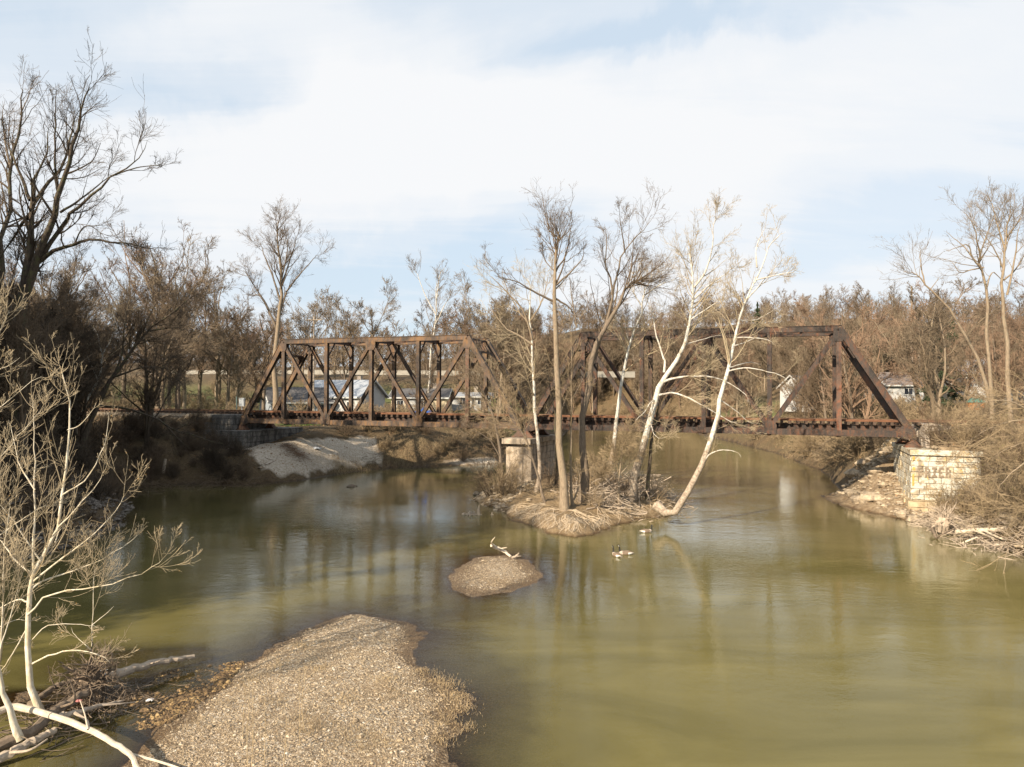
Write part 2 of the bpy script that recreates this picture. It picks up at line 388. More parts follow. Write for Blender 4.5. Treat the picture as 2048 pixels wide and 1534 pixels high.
SAND = [tuple(AT(*p)[:2]) for p in [(445, 897, 79), (560, 890, 81), (640, 888, 85), (720, 893, 90), (752, 905, 91), (762, 937, 88), (690, 946, 83), (600, 962, 75.6), (520, 967, 73), (492, 935, 76)]]
def build_terrain():
    ang = np.concatenate([np.linspace(-85, -42, 60, endpoint=False), np.linspace(-42, 42, 800, endpoint=False), np.linspace(42, 85, 61)])
    ang = np.radians(ang)
    r = [1.0]
    while r[-1] < 12: r.append(r[-1]+0.35)
    while r[-1] < 130: r.append(r[-1]*1.0052)
    while r[-1] < 1600: r.append(r[-1]*1.022)
    r = np.array(r)
    R, G = np.meshgrid(r, ang, indexing='ij')
    X, Y = (R*np.sin(G)).ravel(), (R*np.cos(G)).ravel()
    z, d, d1, d2, d3, tt, nn, out = hmap(X, Y, True)
    nr, na = len(r), len(ang)
    # attributes
    gr = np.clip(np.maximum(d1, d2)*1.2+0.9, 0, 1)
    gr = np.maximum(gr, ((z < 0.2) & (Y < 45) & (d < 0))*0.9)
    gr = np.maximum(gr, (out > 0)*(np.abs(nn) < 3.1)*1.0)
    sd = np.clip(poly_sd(X, Y, SAND)*1.0+0.4+fbm(X, Y, 0.9, 4, 61)*1.8, 0, 1)
    sd2 = np.clip(1.3-np.hypot((X+4)/9, (Y-93)/3.0)+fbm(X, Y, 0.8, 3, 66), 0, 1)*np.clip((1.0-z)*2, 0, 0.8)*np.clip(d+1, 0, 1)
    isl = np.clip(d3+0.8, 0, 1)
    grass = np.clip(sstep((Y-98)/12)*(sstep((fbm(X, Y, 0.05, 4, 71)+0.12)*6))*sstep((175-Y)/20)*sstep(d/5), 0, 1)
    lawn = np.zeros_like(X)
    for px, py, Yd, rx, ry in ((395, 808, 118, 9, 12), (620, 856, 100, 4.5, 6), (1110, 805, 150, 8, 12), (1900, 815, 100, 12, 12), (1750, 815, 110, 8, 8), (60, 800, 110, 20, 10)):
        c = AT(px, py, Yd); lawn = np.maximum(lawn, np.clip(1.5-1.3*np.hypot((X-c[0])/rx, (Y-c[1])/ry), 0, 1))
    lawn *= (d > 2)
    rock = np.clip(1.5-np.hypot((X-30.5)/3.5, (Y-58)/8), 0, 1)*(z > -0.4)
    V = np.stack([X, Y, z], 1)
    idx = np.arange(nr*na).reshape(nr, na)
    F = np.stack([idx[:-1, :-1], idx[:-1, 1:], idx[1:, 1:], idx[1:, :-1]], -1).reshape(-1, 4)
    g = mesh_obj('ground', V, F.copy(), MAT['ground'], smooth=True, attrs=dict(gravel=gr, sand=np.maximum(sd, sd2), isle=isl, grass=grass, lawn=lawn, rock=rock, wet=np.clip(1-(z-0.02)/0.13, 0, 1)))
    tag(g, kind='structure')
    zf = z[F].min(1); keep = F[zf < 0.06]
    used = np.unique(keep); remap = -np.ones(len(X), dtype=np.int64); remap[used] = np.arange(len(used))
    W = np.stack([X[used], Y[used], np.zeros(len(used))], 1)
    w = mesh_obj('river_water', W, remap[keep], MAT['water'], smooth=True, attrs=dict(depth=np.clip(-z[used], 0, 3)))
    tag(w, kind='structure')

def ground_f(N):
    g = gcoord(N)
    n1 = N.noise(g, 0.5, 6, 0.65); n2 = N.noise(g, 5, 6, 0.7); n3 = N.noise(g, 40, 3, 0.6)
    # leaf litter and bare earth
    lit = N.mix(N.ramp(n2, [(0.35, 0), (0.65, 1)]), (0.060, 0.040, 0.022), (0.140, 0.096, 0.052))
    lit = N.mix(N.ramp(n3, [(0.55, 0), (0.68, 1)]), lit, (0.22, 0.155, 0.085))
    lit = N.mix(N.ramp(n1, [(0.45, 0), (0.6, 0.6)]), lit, (0.085, 0.066, 0.036))
    gcol = N.mix(N.ramp(n2, [(0.3, 0), (0.7, 1)]), (0.055, 0.085, 0.022), (0.15, 0.17, 0.055))
    col = N.mix(N.math('MULTIPLY', N.attr('grass'), 0.75), lit, gcol)
    lawn = N.mix(n2, (0.07, 0.15, 0.02), (0.14, 0.24, 0.04))
    col = N.mix(N.attr('lawn'), col, lawn)
    # pale silt and sand by the abutment
    sand = N.mix(N.ramp(n2, [(0.35, 0), (0.6, 1)]), (0.33, 0.265, 0.19), (0.56, 0.49, 0.40))
    sand = N.mix(N.ramp(n3, [(0.56, 0), (0.70, 0.7)]), sand, (0.20, 0.15, 0.11))
    col = N.mix(N.ramp(N.attr('sand'), [(0.25, 0), (0.75, 1)]), col, sand)
    # island soil
    soil = N.mix(N.ramp(n2, [(0.35, 0), (0.65, 1)]), (0.13, 0.085, 0.043), (0.24, 0.17, 0.092))
    soil = N.mix(N.ramp(n3, [(0.52, 0), (0.66, 1)]), soil, (0.33, 0.26, 0.18))
    col = N.mix(N.attr('isle'), col, soil)
    rock = N.mix(N.ramp(N.noise(g, 2.5, 6, 0.7), [(0.4, 0), (0.6, 1)]), (0.20, 0.14, 0.085), (0.34, 0.26, 0.17))
    col = N.mix(N.attr('rock'), col, rock)
    # gravel: many small stones of mixed greys and tans
    vn = N.n('ShaderNodeTexVoronoi'); inp(N.nt, vn.inputs['Vector'], g); vn.inputs['Scale'].default_value = 17
    cs = N.n('ShaderNodeSeparateColor'); inp(N.nt, cs.inputs[0], vn.outputs['Color'])
    peb = N.ramp(cs.outputs[0], [(0.0, (0.13, 0.095, 0.065)), (0.3, (0.29, 0.22, 0.15)), (0.6, (0.39, 0.31, 0.22)), (0.85, (0.46, 0.385, 0.29)), (1.0, (0.58, 0.52, 0.44))])
    peb = N.mix(N.ramp(vn.outputs['Distance'], [(0.45, 0), (0.85, 0.8)]), peb, (0.13, 0.10, 0.07))
    big = N.noise(g, 0.45, 5, 0.6)
    peb = N.mix(N.ramp(big, [(0.42, 0), (0.62, 0.55)]), peb, (0.25, 0.175, 0.10))
    gm = N.math('MULTIPLY', N.attr('gravel'), 1.0)
    col = N.mix(gm, col, peb)
    wet = N.ramp(N.math('ADD', N.attr('wet'), N.math('MULTIPLY', N.math('SUBTRACT', n2, 0.5), 0.9)), [(0.3, 0), (0.8, 1)])
    col = N.mix(N.math('MULTIPLY', wet, 0.85), col, N.mix(1.0, col, (0.46, 0.38, 0.28), 'MULTIPLY'))
    h = N.math('ADD', N.math('MULTIPLY', N.math('MULTIPLY', N.math('SUBTRACT', 1.0, vn.outputs['Distance']), gm), 0.05), N.math('MULTIPLY', n2, 0.10))
    h = N.math('ADD', h, N.math('MULTIPLY', n3, 0.03))
    return principled(N, col, N.math('SUBTRACT', 0.92, N.math('MULTIPLY', wet, 0.45)), N.bump(h, 0.9, 1.0), spec=0.25)
MAT['ground'] = material('river_bank_ground', ground_f)

def water_f(N):
    nt = N.nt; g = gcoord(N)
    big = N.noise(N.mapping(g, (1, 1.4, 1), (0, 0, 0.35)), 0.10, 4, 0.55, 0.5)
    # three scales of ripple, slightly stretched across the current
    r1 = N.noise(N.mapping(g, (0.55, 1.0, 1), (0, 0, 0.25)), 3.2, 4, 0.55, 0.6)
    r2 = N.noise(N.mapping(g, (0.6, 1.0, 1), (0, 0, -0.2)), 0.75, 4, 0.5, 1.0)
    r3 = N.noise(N.mapping(g, (0.7, 1.0, 1), (0, 0, 0.1)), 11.0, 3, 0.5, 0.3)
    amp = N.ramp(big, [(0.35, 0.35), (0.65, 1.0)])
    h = N.math('ADD', N.math('MULTIPLY', N.math('ADD', N.math('MULTIPLY', r1, 0.0095), N.math('MULTIPLY', r3, 0.0045)), amp), N.math('MULTIPLY', r2, 0.010))
    bm = N.bump(h, 1.0, 1.0)
    body = N.mix(N.ramp(N.noise(N.mapping(g, (0.5, 1.6, 1), (0, 0, 0.3)), 0.22, 5, 0.6, 0.8), [(0.35, 0), (0.7, 1)]), (0.108, 0.093, 0.031), (0.156, 0.133, 0.048))
    dif = N.n('ShaderNodeBsdfDiffuse'); inp(nt, dif.inputs[0], body)
    tr = N.n('ShaderNodeBsdfTransparent'); inp(nt, tr.inputs[0], (0.80, 0.68, 0.48))
    dep = N.math('SUBTRACT', 1.0, N.math('EXPONENT', N.math('MULTIPLY', N.attr('depth'), -4.2)))
    m1 = N.n('ShaderNodeMixShader'); inp(nt, m1.inputs[0], dep); nt.links.new(tr.outputs[0], m1.inputs[1]); nt.links.new(dif.outputs[0], m1.inputs[2])
    gl = N.n('ShaderNodeBsdfGlossy'); inp(nt, gl.inputs[0], (0.92, 0.94, 0.95)); gl.inputs['Roughness'].default_value = 0.035; nt.links.new(bm, gl.inputs['Normal'])
    fr = N.n('ShaderNodeFresnel'); fr.inputs[0].default_value = 1.333; nt.links.new(bm, fr.inputs[1])
    m2 = N.n('ShaderNodeMixShader'); f2 = N.n('ShaderNodeFresnel'); f2.inputs[0].default_value = 1.333; F2 = f2.outputs[0]; inp(nt, m2.inputs[0], N.math('ADD', N.math('MINIMUM', N.math('MULTIPLY', N.math('MULTIPLY', F2, F2), 3.2), 0.60), N.math('MULTIPLY', fr.outputs[0], 0.26)))
    nt.links.new(m1.outputs[0], m2.inputs[1]); nt.links.new(gl.outputs[0], m2.inputs[2])
    return m2.outputs[0]
MAT['water'] = material('turbid_river_water', water_f)
build_terrain()
# ------------------------------------------------------------------ the two truss spans
UT = np.array([BX, BY, 0]); UN = np.array([NX, NY, 0]); UZ = np.array([0, 0, 1.0])
def I_bar(mb, a, b, side, w, d, th=0.05, ext=0.0, lace=False):
    """built-up member: two flange plates (facing along side) joined by a web"""
    a = np.asarray(a, float); b = np.asarray(b, float)
    t = b-a; L = np.linalg.norm(t); t = t/L; side = side-t*(side@t); side /= np.linalg.norm(side); up = np.cross(t, side)
    for s in (-1, 1): mb.box((a+b)/2+side*s*(w/2-th/2), (L+2*ext, th, d), (t, side, up))
    if not lace: mb.box((a+b)/2, (L+2*ext, w-2*th-0.002, th), (t, side, up))
    else:
        n = max(2, int(L/(w*1.1))); 
        for f in (-1, 1):
            off = up*f*(d/2+0.01)
            for i in range(n):
                p0 = a+t*L*i/n+off+side*(w/2-th)*(1 if i % 2 else -1); p1 = a+t*L*(i+1)/n+off-side*(w/2-th)*(1 if i % 2 else -1)
                mb.bar(p0, p1, side, 0.06, 0.015)
def truss_span(t0, pan, label, mats):
    near_m, far_m = mats
    root = empty('truss_span', BP(t0, BW/2, ZC), label, 'bridge span', 'steel truss spans of the railway bridge')
    base = np.array(root.location)
    def P(i, n, z): return BP(t0+i*pan, n, ZC+z)-base
    def part(name, mb, mat, parent=None):
        return mb.build(name, MAT[mat], parent or root)
    for side, n in (('near', 0.0), ('far', BW)):
        m = near_m if side == 'near' else far_m
        mb = MB(); a, b = P(0.12, n, 0), P(5.88, n, 0)
        I_bar(mb, a, b, UN, 0.36, 0.50, 0.05); mb.box((a+b)/2+UZ*0.16, (6*pan-1.4, 0.24, 0.03), (UT, UN, UZ))
        for i in (1.0, 1.55, 3.0, 3.5, 4.5, 5.0):   # splice plates
            for s in (-1, 1): mb.box(P(i, n+s*0.19, 0), (1.1, 0.03, 0.36), (UT, UN, UZ))
        part('bottom_chord', mb, m)
        mb = MB(); a, b = P(1, n, TRH), P(5, n, TRH)
        I_bar(mb, a, b, UN, 0.44, 0.44, 0.05, 0.0); mb.box((a+b)/2+UZ*0.245, (4*pan+0.45, 0.56, 0.045), (UT, UN, UZ))
        part('top_chord', mb, m)
        for i, j in ((0, 1), (6, 5)):
            mb = MB(); a, b = P(i, n, -0.1), P(j, n, TRH+0.05)
            I_bar(mb, a, b, UN, 0.44, 0.46, 0.05)
            t = (b-a)/np.linalg.norm(b-a); up = np.cross(t, UN); up = up*np.sign(up[2])
            mb.box((a+b)/2+up*0.25, (np.linalg.norm(b-a), 0.56, 0.045), (t, UN, up))
            part('end_post', mb, m)
        for i in range(1, 6):
            mb = MB(); I_bar(mb, P(i, n, 0.2), P(i, n, TRH-0.25), UN, 0.40, 0.36, 0.055)
            # flared foot where the floor beam meets the post
            mb.prism([P(i, n+0.18 if n == 0 else n-0.18, 0.1), P(i, n+0.95 if n == 0 else n-0.95, 0.1), P(i, n+0.95 if n == 0 else n-0.95, 0.75), P(i, n+0.18 if n == 0 else n-0.18, 1.75)], UT*0.03)
            part('vertical_post', mb, m if i != 5 or side == 'far' else 'rust_red')
        for i, j in ((1, 2), (3, 2), (3, 4), (5, 4)):
            a, b = P(i, n, TRH-0.25), P(j, n, 0.25); mb = MB(); I_bar(mb, a, b, UN, 0.34, 0.36 if i in (1, 5) else 0.32, 0.05)
            part('diagonal_brace', mb, m)
        for i in (2, 4):
            mb = MB()
            for s in (-1, 1):
                mb.prism([P(i-0.10, n+s*0.225, -0.22), P(i+0.10, n+s*0.225, -0.22), P(i+0.11, n+s*0.225, 0.55), P(i+0.07, n+s*0.225, 0.85), P(i-0.07, n+s*0.225, 0.85), P(i-0.11, n+s*0.225, 0.55)], UN*0.025*s)
            part('gusset_plate', mb, m)
        for i in (1, 3, 5):
            mb = MB()
            for s in (-1, 1):
                e = 0.105 if i == 3 else 0.08
                mb.prism([P(i-e, n+s*0.228, TRH-0.2), P(i-e, n+s*0.228, TRH-0.75), P(i-e*0.6, n+s*0.228, TRH-1.05), P(i+e*0.6, n+s*0.228, TRH-1.05), P(i+e, n+s*0.228, TRH-0.75), P(i+e, n+s*0.228, TRH-0.2)], UN*0.025*s)
            part('gusset_plate', mb, m)
        for i in (0, 6):
            sg = 1 if i == 0 else -1; mb = MB()
            for s in (-1, 1):
                mb.prism([P(i, n+s*0.228, -0.42)-UT*sg*0.25, P(i, n+s*0.228, -0.42)+UT*sg*0.45, P(i, n+s*0.228, -0.2)+UT*sg*1.1, P(i, n+s*0.228, 0.22)+UT*sg*1.1, P(i, n+s*0.228, 0.8)+UT*sg*0.65, P(i, n+s*0.228, 0.4)-UT*sg*0.1], UN*0.025*s)
            part('gusset_plate', mb, m)
            mb = MB(); c = P(i, n, -0.42)
            mb.prism([c+UT*0.12+UN*0.3, c-UT*0.12+UN*0.3, c-UT*0.55+UN*0.3-UZ*0.52, c+UT*0.55+UN*0.3-UZ*0.52], -UN*0.6)
            mb.box(c-UZ*0.56, (1.3, 0.8, 0.08), (UT, UN, UZ)); part('bearing_shoe', mb, 'rust_red')
    # floor system
    for i in range(0, 7):
        mb = MB(); I_bar(mb, P(i, 0.25, 0.12), P(i, BW-0.25, 0.12), UZ, 0.95, 0.3, 0.04); part('floor_beam', mb, 'rust_dark')
    for n in (BW/2-0.95, BW/2+0.95):
        mb = MB(); I_bar(mb, P(0, n, 0.28), P(6, n, 0.28), UZ, 0.72, 0.28, 0.035)
        part('stringer', mb, 'rust_dark')
    for i in range(6):                       # bottom lateral crosses
        mb = MB(); mb.bar(P(i, 0.2, -0.15), P(i+1, BW-0.2, -0.15), UZ, 0.1, 0.1); mb.bar(P(i, BW-0.2, -0.26), P(i+1, 0.2, -0.26), UZ, 0.1, 0.1)
        part('bottom_lateral_brace', mb, 'rust_dark')
    for i in range(1, 5):                    # top lateral crosses
        mb = MB(); mb.bar(P(i, 0.2, TRH+0.02), P(i+1, BW-0.2, TRH+0.02), UZ, 0.14, 0.1); mb.bar(P(i, BW-0.2, TRH-0.1), P(i+1, 0.2, TRH-0.1), UZ, 0.14, 0.1)
        part('top_lateral_brace', mb, 'rust_dark')
    for i in range(2, 5):                    # top struts with knee braces
        mb = MB(); I_bar(mb, P(i, 0.2, TRH-0.05), P(i, BW-0.2, TRH-0.05), UZ, 0.35, 0.2, 0.03)
        for s, n in ((1, 0.2), (-1, BW-0.2)):
            mb.bar(P(i, n, TRH-1.7), P(i, n+s*1.25, TRH-0.2), UT, 0.12, 0.12)
        part('sway_brace', mb, 'rust_dark')
    for i, j in ((1, 0), (5, 6)):            # portal frames in the plane of the end posts
        mb = MB(); top0, bot0 = P(i, 0, TRH), P(j, 0, 0); t = (bot0-top0)/np.linalg.norm(bot0-top0)
        a0, a1 = top0+t*0.1+UN*0.2, top0+t*0.1+UN*(BW-0.2); b0, b1 = a0+t*1.5, a1+t*1.5
        mb.bar(a0, a1, UZ, 0.16, 0.14); mb.bar(b0, b1, UZ, 0.16, 0.14)
        n = 6
        for k in range(n):
            q0 = a0+(a1-a0)*k/n; q1 = b0+(b1-b0)*(k+1)/n; mb.bar(q0, q1, t, 0.07, 0.02)
            q0 = a0+(a1-a0)*(k+1)/n; q1 = b0+(b1-b0)*k/n; mb.bar(q0+UT*0.04, q1+UT*0.04, t, 0.07, 0.02)
        for s, q in ((1, b0), (-1, b1)):
            nrm = np.cross(t, UN); mb.prism([q-nrm*0.02, q+UN*s*1.15-nrm*0.02, q+t*0.55+UN*s*0.35-nrm*0.02, q+t*1.35-nrm*0.02], nrm*0.04)
        part('portal_frame', mb, 'rust_dark')
    return root
truss_span(0.0, PAN1, 'left truss span of rusty brown steel between the blackened abutment and the island pier', ('rust', 'rust'))
truss_span(6*PAN1+GAP, PAN2, 'right truss span of darker steel between the island pier and the painted sandstone abutment', ('rust_dark', 'rust_dark'))

MAT['guard'] = plain('rust_stained_guard_timber', (0.14, 0.065, 0.035), 0.9, 0.4, 2)
# ------------------------------------------------------------------ track
def track():
    root = empty('railway_track', BP(TEND/2, BW/2, ZRAIL), 'rusty railway track crossing both truss spans and running on into the trees', 'railway track')
    base = np.array(root.location); cx = BW/2
    prof = [(-0.07, -0.16), (0.07, -0.16), (0.07, -0.145), (0.012, -0.12), (0.012, -0.045), (0.036, -0.035), (0.036, 0), (-0.036, 0), (-0.036, -0.035), (-0.012, -0.045), (-0.012, -0.12), (-0.07, -0.145)]
    for s in (-1, 1):
        mb = MB(); a = BP(-75, cx+s*0.76, ZRAIL)-base
        mb.prism([a+UN*p*1.15+UZ*q*1.1 for p, q in prof], UT*(TEND+125)); mb.build('rail', MAT['rail'], root)
    for s in (-1, 1):     # timber guard along the tie ends on the bridge
        mb = MB(); mb.box(BP(TEND/2, cx+s*1.32, ZRAIL-0.10)-base, (TEND-0.4, 0.18, 0.16), (UT, UN, UZ)); mb.build('guard_timber', MAT['guard'], root)
    mb = MB(); mb.box((0, 0, 0), (0.23, 2.9, 0.26), (UT, UN, UZ)); proto = mb.build('crosstie', MAT['tie'], root)
    rng = np.random.default_rng(3); ts = np.arange(0.5, TEND, 0.645)[:100]
    rest = MB()
    for k, t in enumerate(ts):
        o = proto if k == 0 else proto.copy()
        if k: COL.objects.link(o); o.parent = root
        o.location = BP(t, cx+rng.normal(0, 0.03), ZRAIL-0.32)-base
    for t in np.concatenate([np.arange(-45, -0.3, 0.62), np.arange(TEND+0.6, TEND+40, 0.62)]):
        rest.box(BP(t, cx, ZRAIL-0.30)-base, (0.22, 2.6, 0.2), (UT, UN, UZ))
    o = rest.build('crosstie', MAT['tie'], root); o['kind'] = 'stuff'
track()

# ------------------------------------------------------------------ masonry
def blocks(mb, o, ux, uy, lx, ly, z0, z1, course, blen, rng, jit=0.03, batter=0.0, taper_top=None):
    """coursed stone box: outer ring of blocks round a solid core; o = corner, ux,uy unit axes"""
    o = np.asarray(o, float); z = z0; k = 0
    while z < z1-0.05:
        h = min(course*rng.uniform(0.85, 1.15), z1-z); off = (z-z0)*batter; 
        LX, LY = lx-2*off, ly-2*off; oo = o+ux*off+uy*off
        mb.box(oo+ux*LX/2+uy*LY/2+UZ*(z+h/2), (LX-0.3, LY-0.3, h+0.0), (ux, uy, UZ))
        for (p, ax, L, nrm) in ((oo, ux, LX, -uy), (oo+uy*LY, ux, LX, uy), (oo, uy, LY, -ux), (oo+ux*LX, uy, LY, ux)):
            s = -(k % 2)*blen*0.5*rng.uniform(0.7, 1.2)
            while s < L:
                bl = blen*rng.uniform(0.7, 1.35); a, b = max(s, 0), min(s+bl, L); s += bl
                if b-a < 0.08: continue
                j = rng.uniform(-jit, jit); dpt = 0.4
                c = p+ax*(a+b)/2+nrm*(j-dpt/2+0.02)+UZ*(z+h/2)
                hx, hd, hz = (b-a)/2-0.012, dpt/2, h/2-0.012
                bv = 0.03
                back = [c+ax*hx*i-nrm*hd+UZ*hz*q for i, q in ((-1, -1), (1, -1), (1, 1), (-1, 1))]
                mid = [c+ax*hx*i+nrm*(hd-bv)+UZ*hz*q for i, q in ((-1, -1), (1, -1), (1, 1), (-1, 1))]
                fr = [c+ax*(hx-bv)*i+nrm*(hd+rng.uniform(-0.02, 0.02))+UZ*(hz-bv)*q for i, q in ((-1, -1), (1, -1), (1, 1), (-1, 1))]
                F = [(0, 1, 2, 3), (8, 9, 10, 11)] + [(i, (i+1) % 4, 4+(i+1) % 4, 4+i) for i in range(4)] + [(4+i, 4+(i+1) % 4, 8+(i+1) % 4, 8+i) for i in range(4)]
                mb.add(back+mid+fr, F)
        z += h; k += 1
def stone_f(base1, base2, dark, lichen, white=0.0, rustz=None):
    def f(N):
        g = gcoord(N); n1 = N.noise(g, 1.1, 6, 0.65, 0.3); n2 = N.noise(g, 7, 5, 0.7); n3 = N.noise(N.mapping(g, (1, 1, 0.25)), 1.6, 5, 0.65)
        col = N.mix(N.ramp(n2, [(0.35, 0), (0.65, 1)]), base1, base2)
        col = N.mix(N.ramp(n3, [(0.46, 0), (0.60, 0.85)]), col, dark)
        if lichen: col = N.mix(N.ramp(N.noise(g, 1.7, 5, 0.7, 0.6), [(0.58, 0), (0.64, 0.85)]), col, lichen)
        if white: col = N.mix(N.math('MULTIPLY', N.ramp(N.noise(N.mapping(g, (1, 1, 1.3)), 1.3, 6, 0.75, 1.0), [(0.47, 0), (0.53, 1)]), white), col, (0.50, 0.49, 0.43))
        return principled(N, col, 0.9, N.bump(N.math('ADD', n2, N.math('MULTIPLY', n1, 0.6)), 0.5, 0.03), spec=0.2)
    return f
MAT['stone_right'] = material('painted_sandstone', stone_f((0.30, 0.24, 0.15), (0.44, 0.36, 0.25), (0.20, 0.17, 0.13), (0.55, 0.36, 0.09), 0.8))
MAT['stone_base'] = material('clean_sandstone_footing', stone_f((0.38, 0.30, 0.19), (0.48, 0.39, 0.26), (0.27, 0.20, 0.12), None))
MAT['stone_left'] = material('sooty_stone', stone_f((0.10, 0.095, 0.085), (0.22, 0.20, 0.18), (0.05, 0.048, 0.045), None))
MAT['stone_pier'] = material('pier_stone', stone_f((0.30, 0.24, 0.18), (0.46, 0.38, 0.29), (0.12, 0.10, 0.08), None))
MAT['stone_back'] = material('pale_backwall_stone', stone_f((0.34, 0.29, 0.24), (0.46, 0.40, 0.33), (0.22, 0.19, 0.17), None))
MAT['stone_dark'] = material('shaded_dark_stone', stone_f((0.07, 0.06, 0.055), (0.13, 0.11, 0.10), (0.035, 0.03, 0.03), None))
MAT['lichen'] = plain('orange_lichen_band', (0.40, 0.26, 0.07), 0.9, 0.25, 8)
MAT['spray'] = plain('faded_dark_spray_paint', (0.20, 0.155, 0.11), 0.85, 0.55, 7)
def abutments():
    rng = np.random.default_rng(8)
    ZB = ZC-1.02          # bridge seat
    # right: bridge seat block, deeper footing, back wall
    root = empty('stone_abutment', BP(TEND+0.2, 0, 0.2), 'tall sandstone abutment under the right end of the bridge, painted with graffiti and orange lichen', 'abutment', 'stone abutments of the bridge')
    base = np.array(root.location)
    mb = MB(); o = BP(TEND-0.6, -3.0, 0)-base; o[2] = 0
    z0 = -base[2]
    blocks(mb, o, UT, UN, 4.6, BW+5.2, z0+1.15, z0+ZB-0.42, 0.42, 1.0, rng, 0.035, 0.02); mb.build('wall', MAT['stone_right'], root)
    mb = MB(); blocks(mb, o-UT*0.25-UN*0.3, UT, UN, 5.4, BW+5.8, z0-0.5, z0+1.15, 0.5, 1.5, rng, 0.05); mb.build('footing', MAT['stone_base'], root)
    mb = MB(); blocks(mb, o-UT*0.02-UN*0.08, UT, UN, 4.7, BW+5.3, z0+ZB-0.42, z0+ZB, 0.42, 2.3, rng, 0.02); mb.build('coping', MAT['stone_right'], root)
    mb = MB(); blocks(mb, BP(TEND+0.75, -0.6, 0)-base*[1, 1, 0], UT, UN, 1.1, BW+1.2, z0+ZB-0.01, z0+6.75, 0.85, 1.3, rng, 0.05); mb.build('backwall', MAT['stone_back'], root)
    # lichen stripe down the near corner and faded painted letters on the near face
    mb = MB(); yo = -3.0-0.055
    a = BP(TEND-0.6+0.05, -3.0, 0)-base*[1, 1, 0]
    zz = z0+1.3; 
    while zz < z0+ZB-0.6:
        hh = rng.uniform(0.25, 0.5); w_ = rng.uniform(0.10, 0.24); off = (zz-z0-1.15)*0.02
        if rng.uniform() < 0.25: zz += hh; continue
        mb.box(a+UT*(w_/2+off)-UN*(0.058-off)+UZ*(zz+hh/2), (w_, 0.02, hh*0.95), (UT, UN, UZ)); zz += hh
    mb.build('lichen_stripe', MAT['lichen'], root)
    # block letters, mostly worn away
    glyph = {'B': ['110', '101', '110', '101', '110'], 'R': ['110', '101', '110', '101', '101'], 'I': ['111', '010', '010', '010', '111'], 'L': ['100', '100', '100', '100', '111'], 'E': ['111', '100', '110', '100', '111'], 'A': ['010', '101', '111', '101', '101'], 'N': ['101', '111', '111', '111', '101']}
    cw = 0.11; x0 = 0.45
    for ch in 'BRIER':      # each letter a ragged patch of touching strokes
        mb = MB()
        for r_, row in enumerate(glyph[ch]):
            for c_, v in enumerate(row):
                if v == '1':
                    zz = z0+3.55-r_*0.15; off = (zz-z0-1.15)*0.02
                    mb.box(a+UT*(x0+c_*cw+off)-UN*(0.062-off)+UZ*zz, (cw*1.15, 0.02, 0.165+rng.uniform(-0.01, 0.02)), (UT, UN, UZ))
        mb.build('painted_letter', MAT['spray'], root)
        x0 += 0.45
    # left: low sooty steps of masonry
    root = empty('stone_abutment', BP(-1.0, 0, 3.0), 'low blackened stone abutment stepping down beside the left end of the bridge', 'abutment', 'stone abutments of the bridge')
    base = np.array(root.location); z0 = -base[2]
    mb = MB(); blocks(mb, BP(-2.6, -2.2, 0)-base*[1, 1, 0], UT, UN, 4.6, BW+5.5, z0+2.0, z0+ZB, 0.55, 1.3, rng, 0.06); mb.build('wall', MAT['stone_left'], root)
    mb = MB(); blocks(mb, BP(-3.2, -1.2, 0)-base*[1, 1, 0], UT, UN, 2.6, BW+2.6, z0+ZB-0.01, z0+6.55, 0.7, 1.2, rng, 0.06); mb.build('backwall', MAT['stone_left'], root)
    for k, (t, z_) in enumerate(((-4.4, 5.7), (-5.6, 5.0), (-6.7, 4.2))):
        mb = MB(); blocks(mb, BP(t, -2.2-0.35*k, 0)-base*[1, 1, 0], UT, UN, 1.25, 1.5, z0+2.2, z0+z_, 0.6, 1.0, rng, 0.05); mb.build('wing_wall_step', MAT['stone_left' if k < 2 else 'stone_pier'], root)
    # pier on the island
    tc = 6*PAN1+GAP/2
    root = empty('stone_pier', BP(tc, BW/2, 0.5), 'stone pier standing on the wooded island where the two spans meet', 'bridge pier')
    base = np.array(root.location); z0 = -base[2]
    mb = MB(); n0, n1 = -1.4, BW+1.6; hw = 1.25
    o = BP(tc-hw, n0, 0)-base*[1, 1, 0]
    blocks(mb, o, UT, UN, 2*hw, n1-n0, z0-0.3, z0+ZB-0.55, 0.62, 1.2, rng, 0.02, 0.006)
    # pointed cutwater facing upstream (towards the camera)
    mb.build('shaft', MAT['stone_pier'], root)
    mb = MB(); q = BP(tc, n0, 0)-base*[1, 1, 0]
    z = z0-0.3; kk = 0
    while z < z0+ZB-1.1:
        h = 0.62*rng.uniform(0.9, 1.1); s = 1-kk*0.003
        poly = [q-UT*hw*s+UZ*(z+0.01), q-UT*0.55*s-UN*0.62*s+UZ*(z+0.01), q+UT*0.55*s-UN*0.62*s+UZ*(z+0.01), q+UT*hw*s+UZ*(z+0.01)]
        mb.prism([p+UN*rng.uniform(-0.012, 0.012) for p in poly], UZ*(h-0.008)); z += h; kk += 1
    mb.build('cutwater', MAT['stone_pier'], root)
    mb = MB(); blocks(mb, o-UT*0.15-UN*0.75, UT, UN, 2*hw+0.3, n1-n0+0.9, z0+ZB-0.55, z0+ZB, 0.55, 1.6, rng, 0.03); mb.build('coping', MAT['stone_pier'], root)
abutments()
